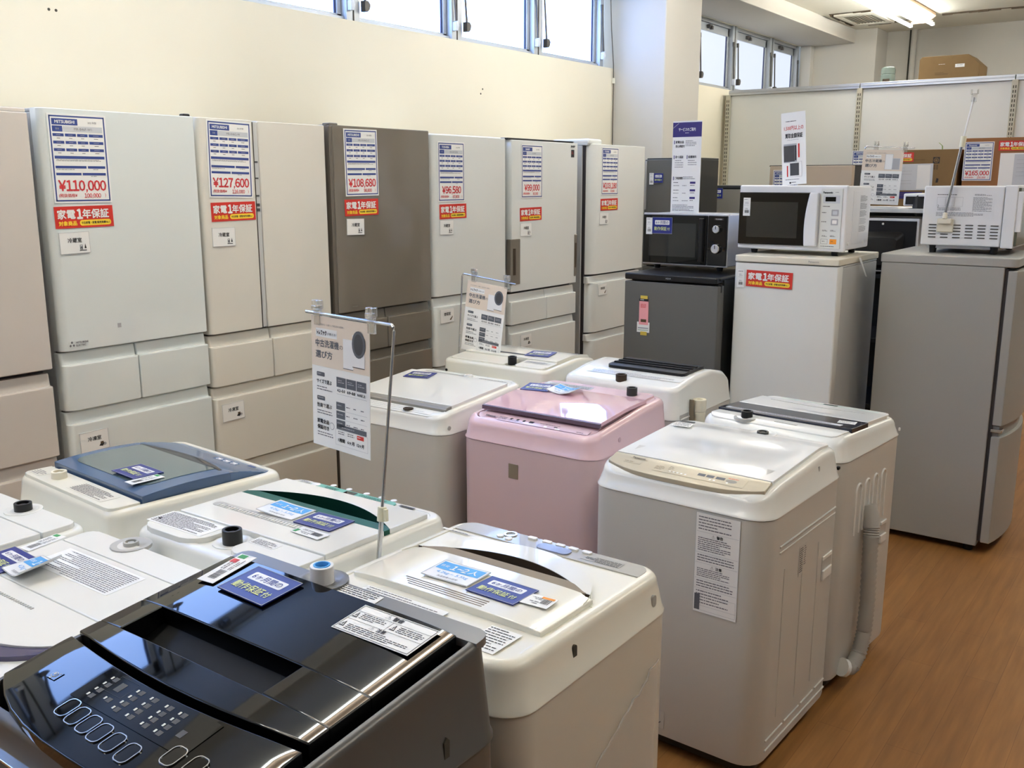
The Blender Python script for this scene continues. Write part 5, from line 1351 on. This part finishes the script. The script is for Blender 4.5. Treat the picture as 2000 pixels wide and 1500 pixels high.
# printed sheet on the front face
s = Sheet(.128, .285, 'paper', th=.0008); s.frame(0, 0, .128, .285, .0008, 'ink_light')
y = .006
for hgt, head in ((.050, None), (.060, '警告'), (.030, None), (.046, '注意'), (.030, None), (.050, None)):
    if head: s.txt('⚠', .048, y + .006, .009, 'ink'); s.txt(head, .062, y + .006, .009, 'ink', bold=.02)
    s.fine(.008, y + (.014 if head else .004), .100 if hgt > .04 else .112, hgt - (.020 if head else .008), 'ink_mid', max(2, int(hgt/.0085)))
    s.rect(.003, y + hgt - .003, .122, .0006, 'ink_light'); y += hgt - .001
s.rect(.004, .232, .016, .046, 'slate'); s.frame(.022, .232, .102, .046, .0006, 'ink_light')
s.build('instruction_label', (-.2786, -.135, .612), (0, -1, 0), (0, 0, 1), parent=w.r)
s = Sheet(.110, .055, 'washer_body', th=.0005); s.frame(0, 0, .11, .055, .0006, 'ink_light'); s.txt('⚠', .02, .012, .010, 'ink'); s.txt('注意', .032, .012, .010, 'ink'); s.fine(.008, .024, .06, .006, 'red', 1); s.poly([(.06, .042), (.075, .034), (.085, .044), (.10, .032), (.10, .036), (.085, .049), (.075, .039)], 'ink_mid')
s.build('caution_label', (-.2786, .06, .105), (0, -1, 0), (0, 0, 1), parent=w.r)
# side details
def ridge(parent, pts, r_=.0035, m_='washer_body'):
    c = MB(); c.tube(pts, r_, m_, 8); return c.build('pressed_ridge', parent)
ysd = -.2725
ridge(w.r, [(-.19, ysd, .672), (.22, ysd, .672)]); ridge(w.r, [(-.19, ysd, .655), (.22, ysd, .655)], .0025)
for x in (-.15, -.02, .10): ridge(w.r, [(x, ysd, .60), (x, ysd, .16)], .0022)
for z in (.115, .085):
    for xa, xb in (((-.215, -.10), (-.085, .02), (.035, .13), (.145, .22)) if z > .1 else ((-.215, .225),)): ridge(w.r, [(xa, ysd, z), (xb, ysd, z)], .0035)
c = MB(); c.box(.135, .215, ysd - .001, ysd + .002, .462, .540, 'grey_dim'); c.box(.140, .210, ysd - .004, ysd, .528, .540, 'washer_white'); c.box(.140, .210, ysd - .006, ysd, .466, .496, 'washer_white'); c.build('side_grip', w.r, bevel=.003)
s = Sheet(.055, .088, 'washer_body', th=.0004); s.fine(.004, .006, .026, .075, 'ink', 12); s.fine(.034, .006, .016, .06, 'ink_mid', 9); s.build('rating_label', (-.02, ysd - .0006, .585), (1, 0, 0), (0, 0, 1), parent=w.r)
c = MB(); c.prism(rrect(.085, .093, .800, .828, .003, 3), 'y', ysd + .0085, ysd + .013, 'grey_dim'); c.build('hinge_slot', w.r)
c = MB(); c.box(.236, .250, ysd + .0038, ysd + .012, .782, .790, 'slot_black'); c.build('screw_hole', w.r)
c = MB(); c.cyl((-.22, ysd + .012, .782), .007, .003, 'washer_white', 'y', 12); c.build('screw_cap', w.r)
tag(w.card(fine_label(.060, .040, 'ink_mid', 'paper', 5, .0008), 'stock_tag', .130, .195, .0125, 8, 1), 'white stock tag on the pearl white lid near its rear hinge', 'tag', GT)

# ---- white machine with dark band, grey hose on its side
w = Washer('washing_machine', 'white washing machine with a dark glass band and a grey drain hose down its side', 3.105, 1.062, 175, .51, .50, .780,
           [(-.25, .842), (.20, .862), (.25, .842)], 'washer_body', 'washer_white', r=.05, taper=.010, rim=.006, rr=.030, group=GWM)
w.plate('control_panel', -.235, -.175, -.22, .22, 'washer_white', dz=.004, th=.02, rad=(.03, 0), nt=20)
pan = w.r.children[-1]
w.decal(fine_label(.40, .034, 'teal', 'washer_white', 3, .0002), 'panel_print', -.206, 0, .0045, parent=pan)
c = MB(); c.box(-.218, -.202, -.010, .040, w.zt(-.21) + .004, w.zt(-.21) + .0052, 'black_glass'); c.build('display', pan)
lid = w.plate('lid', -.172, .004, -.228, .228, 'washer_lid', dz=.010, th=.03, nt=16)
c = MB(); c.loft([[(-.125, -.17, w.zt(-.12) + .0102), (-.118, 0, w.zt(-.12) + .0102), (-.125, .17, w.zt(-.12) + .0102), (-.109, 0, w.zt(-.11) + .0102)], [(-.125, -.17, w.zt(-.12) + .0110), (-.118, 0, w.zt(-.12) + .0112), (-.125, .17, w.zt(-.12) + .0110), (-.109, 0, w.zt(-.11) + .0112)]], 'grey_dim'); c.build('lid_groove', lid)
w.decal(fine_label(.20, .018, 'ink_light', 'washer_lid', 3, .0002), 'lid_print', -.03, .03, .0103, parent=lid)
b = w.plate('glass_band', .004, .142, -.232, .232, 'navy_glass', dz=.0095, th=.03, nt=16)
w.decal(fine_label(.40, .026, 'ink_mid', 'grey_paper', 4, .0003), 'instruction_label', .118, -.01, .0098, up_x=-1, parent=b)
w.plate('rear_deck', .145, .222, -.226, .226, 'washer_white', dz=.002, th=.02, rad=(0, .03), nt=20)
w.tap(.190, -.100, w.zt(.19) + .000, 'black_plastic', .026, .019, dish_m='grey_dim')
c = MB(); c.box(.186, .196, .0, .075, w.zt(.19) + .0018, w.zt(.19) + .0035, 'grey_dim'); c.build('cover_groove', w.r, smooth=False)
ys_ = .2555
for x in (.105, .035, -.035, -.105):
    ridge(w.r, [(x - .02, ys_, .52)] + [(x - .02, ys_, .66)] + [(x + .02*math.cos(R(180 - 180*k/6)), ys_, .665 + .022*math.sin(R(180*k/6))) for k in range(7)] + [(x + .02, ys_, .66), (x + .02, ys_, .52)], .0042, 'washer_white')
c = MB(); c.box(-.165, -.105, ys_ - .002, ys_ + .001, .42, .50, 'grey_dim'); c.box(-.160, -.110, ys_, ys_ + .005, .488, .500, 'washer_white'); c.box(-.160, -.110, ys_, ys_ + .007, .425, .452, 'washer_white'); c.build('side_grip', w.r, bevel=.003)
c = MB()
path = [(.035, ys_ + .012, .575), (.040, ys_ + .026, .545), (.050, ys_ + .030, .50), (.056, ys_ + .034, .40), (.052, ys_ + .036, .28), (.060, ys_ + .036, .18), (.085, ys_ + .034, .11), (.125, ys_ + .028, .075), (.165, ys_ + .015, .085)]
fp = []
for k in range(len(path) - 1):
    for q in range(12): fp.append(tuple(lerp(path[k][j], path[k+1][j], q/12) for j in range(3)))
fp.append(path[-1])
c.tube(fp, .02, 'hose_grey', 14, radii=[.0235 + (.0020 if i % 2 else -.0018) for i in range(len(fp))]); c.build('drain_hose', w.r, sharp=80)
c = MB(); c.tube([(.030, ys_ + .006, .600), (.036, ys_ + .020, .560), (.042, ys_ + .027, .530)], .027, 'grey_dim', 14); c.build('hose_cuff', w.r)
c = MB(); c.tube([(.158, ys_ + .018, .082), (.170, ys_ + .012, .088)], .030, 'washer_white', 14); c.build('hose_socket', w.r)
c = MB(); c.cyl((-.225, ys_ - .004, .800), .006, .004, 'paper', 'y', 10); c.build('screw_cap', w.r)
tag(w.card(fine_label(.055, .045, 'ink_mid', 'paper', 4, .0008), 'stock_tag', .062, .185, .0105, 12, -1), 'white stock tag on the dark glass band', 'tag', GT)

# ---- back row: machine showing its back panel
w = Washer('washing_machine', 'white washing machine turned with its pressed back panel towards the camera', 3.245, 2.285, 180, .535, .51, .60,
           [(-.255, .80), (-.10, .905), (.0, .920), (.255, .900)], 'washer_body', 'washer_cream', r=.035, taper=.006, rim=.006, rr=.014, group=GWM)
w.plate('lid', -.16, .13, -.232, .232, 'washer_lid_cream', dz=.012, th=.03, rad=(.06, 0), nt=20)
lid = w.r.children[-1]
w.plate('lid_groove', .085, .10, -.12, .10, 'panel_dim', dz=.0128, th=.002, parent=lid, bevel=0)
w.plate('rear_deck', .133, .232, -.236, .05, 'washer_cream', dz=.006, th=.02, rad=(0, .02), nt=12)
w.plate('rear_deck', .133, .232, .09, .236, 'washer_cream', dz=.006, th=.02, rad=(0, .02), nt=12)
w.tap(.195, .060, w.zt(.19) + .0, 'black_plastic', .034, .018, dish=False)
w.decal(fine_label(.12, .030, 'ink_mid', 'washer_cream', 4, .0003), 'instruction_label', .165, .16, .0064, up_x=-1)
xb = .2565
ridge(w.r, [(xb, -.22, .795), (xb, -.055, .795), (xb, -.035, .800), (xb, -.025, .835), (xb, -.010, .845), (xb, .10, .845), (xb, .13, .835), (xb, .145, .79), (xb, .165, .765), (xb, .24, .765)], .006, 'washer_cream')
ridge(w.r, [(xb, -.015, .772), (xb, -.005, .805)] + [(xb, .01 + .022*k + .011*q, .800 - .012*(q == 1) - .004*k) for k in range(4) for q in (0, 1)], .006, 'washer_cream')
for y, z in ((-.235, .855), (.235, .815)):
    c = MB(); c.cyl((xb - .002, y, z), .006, .002, 'slot_black', 'x', 10); c.build('screw_hole', w.r)
tag(w.card(service_card(), 'service_card', .060, .105, .0135, 8, -1), 'navy guarantee card on the machine showing its back panel', 'card', GS)

# ---- back row right: arched top, hose holder
w = Washer('washing_machine', 'white washing machine with an arched top and a coiled cream hose at its corner', 3.285, 1.737, 180, .505, .50, .775,
           [(-.25, .835), (-.17, .895), (-.06, .918), (.08, .915), (.25, .888)], 'washer_body', 'washer_white', r=.045, taper=.008, rim=.006, rr=.018, group=GWM)
lid = w.plate('lid', -.10, .100, -.13, .205, 'black_plastic', dz=.010, th=.02, rad=(.04, .02), nt=16)
for k in range(3): w.plate('lid_rib', -.02 + .035*k, -.010 + .035*k, -.12, .20, 'black_matte', dz=.015, th=.006, parent=lid, bevel=.001)
w.plate('top_plate', -.22, .232, -.222, .222, 'washer_white', dz=-.001, th=.012, rad=(.03, .03), nt=20)
w.decal(fine_label(.40, .034, 'ink_mid', 'washer_white', 4, .0003), 'instruction_label', .150, .02, .0006, up_x=-1)
w.tap(.212, .000, w.zt(.2) - .004, 'dark_taupe', .028, .021, dish=False)
for y in (-.20, -.13): 
    c = MB(); c.box(.246, .252, y - .02, y + .02, .838, .850, 'grey_dim'); c.build('back_slot', w.r, bevel=.002)
c = MB(); c.box(.155, .222, .2495, .2530, .745, .795, 'grey_dim'); c.box(.155, .222, .250, .257, .738, .750, 'washer_white'); c.build('side_grip', w.r, bevel=.003)
c = MB()
fp = [(.118, .277, .56 + .012*k) for k in range(21)]
c.tube(fp, .02, 'hose_cream', 14, radii=[.022 + (.0012 if i % 2 else -.001) for i in range(len(fp))]); c.build('drain_hose', w.r, sharp=80)
c = MB(); c.cyl((.118, .277, .795), .025, .045, 'hose_cream', 'z', 16, hollow=.45); c.build('hose_cuff', w.r, bevel=.002)
c = MB(); c.box(.145, .149, .251, .269, .50, .84, 'taupe'); c.build('hose_holder', w.r, smooth=False)

# ---- odds and ends among the machines
c = MB(); c.tube([(1.105, 1.345, .842), (1.118, 1.338, .868), (1.135, 1.332, .885)], .018, 'tape_cream', 12, radii=[.012, .016, .024]); c.tube([(1.10, 1.35, .83), (1.105, 1.345, .846)], .010, 'dark_taupe', 10)
tag(c.build('hose_end', None), 'cream hose nozzle sticking up between the green-handled and the cream round-lidded machines', 'hose')

# ------------------------------------------------------------------ hanging signs
def sign_stand(label, foot, top, bar_dir, bar_len, base=True, clamp_t=.42, bar_start=0.0):
    """bent wire pole with a horizontal bar and two clear clips"""
    r = thing('sign_stand', label, 'sign stand', foot)
    f, t = Vector((0, 0, 0)), Vector(top) - Vector(foot)
    d = Vector(bar_dir).normalized()
    mid = f.lerp(t, clamp_t)
    m = MB(); m.tube([f, mid], .0052, 'steel', 10); m.build('lower_tube', r)
    m = MB(); c = t - (t - f).normalized()*.012; b1 = t + d*.012
    m.tube([mid, c, c.lerp(t, .6) + d*.003, b1 - d*.003, b1, t + d*bar_len], .0034, 'steel', 10); m.build('rod', r)
    m = MB(); m.tube([mid - (t-f).normalized()*.012, mid + (t-f).normalized()*.018], .0095, 'yellow_clamp', 12); q = mid; m.box(q.x - .004, q.x + .004, q.y - .016, q.y - .006, q.z - .01, q.z + .016, 'yellow_clamp'); m.build('clamp', r, bevel=.001)
    m = MB(); m.box(-.02, .02, -.0035, .0035, 0, .05, 'tape_cream'); m.build('base', r, bevel=.004)
    return r, t, d
def clip(r, p, d):
    m = MB(); d = Vector(d).normalized(); side = Vector((d.y, -d.x, 0))
    def bx(c, a, b, h):
        c = Vector(c); m.loft([[tuple(c + d*sx*a + side*sy*b + Vector((0, 0, sz*h))) for sx, sy in ((-1, -1), (1, -1), (1, 1), (-1, 1))] for sz in (-1, 1)], 'clear')
    bx(p + Vector((0, 0, -.008)), .012, .004, .018); bx(p + Vector((0, 0, .012)) + d*.003, .011, .008, .006); bx(p + d*.008 + Vector((0, 0, .020)), .004, .008, .010); bx(p - d*.008 + Vector((0, 0, .020)), .004, .008, .010)
    m.build('clip', r, bevel=.002)
GSN = 'how-to-choose guide signs'
r, t, d = sign_stand('chrome sign stand holding the washing machine guide sign, between the machines in the foreground', (1.244, 1.336, .02), (1.425, 1.338, 1.332), (.13, .99, .0), .312, clamp_t=.70)
P0 = Vector((1.244, 1.336, .02)) + t
for q in (.075, .268): clip(r, t + d*q, d)
s = guide_sign('洗濯機')
c0 = P0 + d*.175; up = Vector((.02, -.075, 1)).normalized()
tag(s.build('guide_sign', c0 - up*.154, -d, up), 'nearest hanging guide sign for choosing used washing machines, beige head', 'sign', GSN)
r, t, d = sign_stand('thin sign stand behind the machine showing its back panel', (3.06, 2.566, .02), (3.150, 2.560, 1.240), (-.02, -1, -.10), .285, clamp_t=.66)
P0 = Vector((3.06, 2.566, .02)) + t
for q in (.065, .240): clip(r, t + d*q, d)
c0 = P0 + d*.150; up = Vector((.05, -.16, 1)).normalized()
tag(guide_sign('洗濯機').build('guide_sign', c0 - up*.170, d, up), 'farther tilted guide sign for choosing used washing machines, in front of the wall refrigerators', 'sign', GSN)
r, t, d = sign_stand('wire sign stand behind the white microwave, holding the refrigerator guide sign', (5.60, 1.655, 1.484), (5.60, 1.648, 1.812), (.0, -1, -.05), .265, clamp_t=.5)
P0 = Vector((5.60, 1.655, 1.484)) + t
for q in (.06, .215): clip(r, t + d*q, d)
c0 = P0 + d*.125; up = Vector((.0, -.17, 1)).normalized()
tag(guide_sign('冷蔵庫').build('guide_sign', c0 - up*.165, Vector((.25, -.95, -.03)), up), 'hanging guide sign for choosing used refrigerators, above the white microwave', 'sign', GSN)
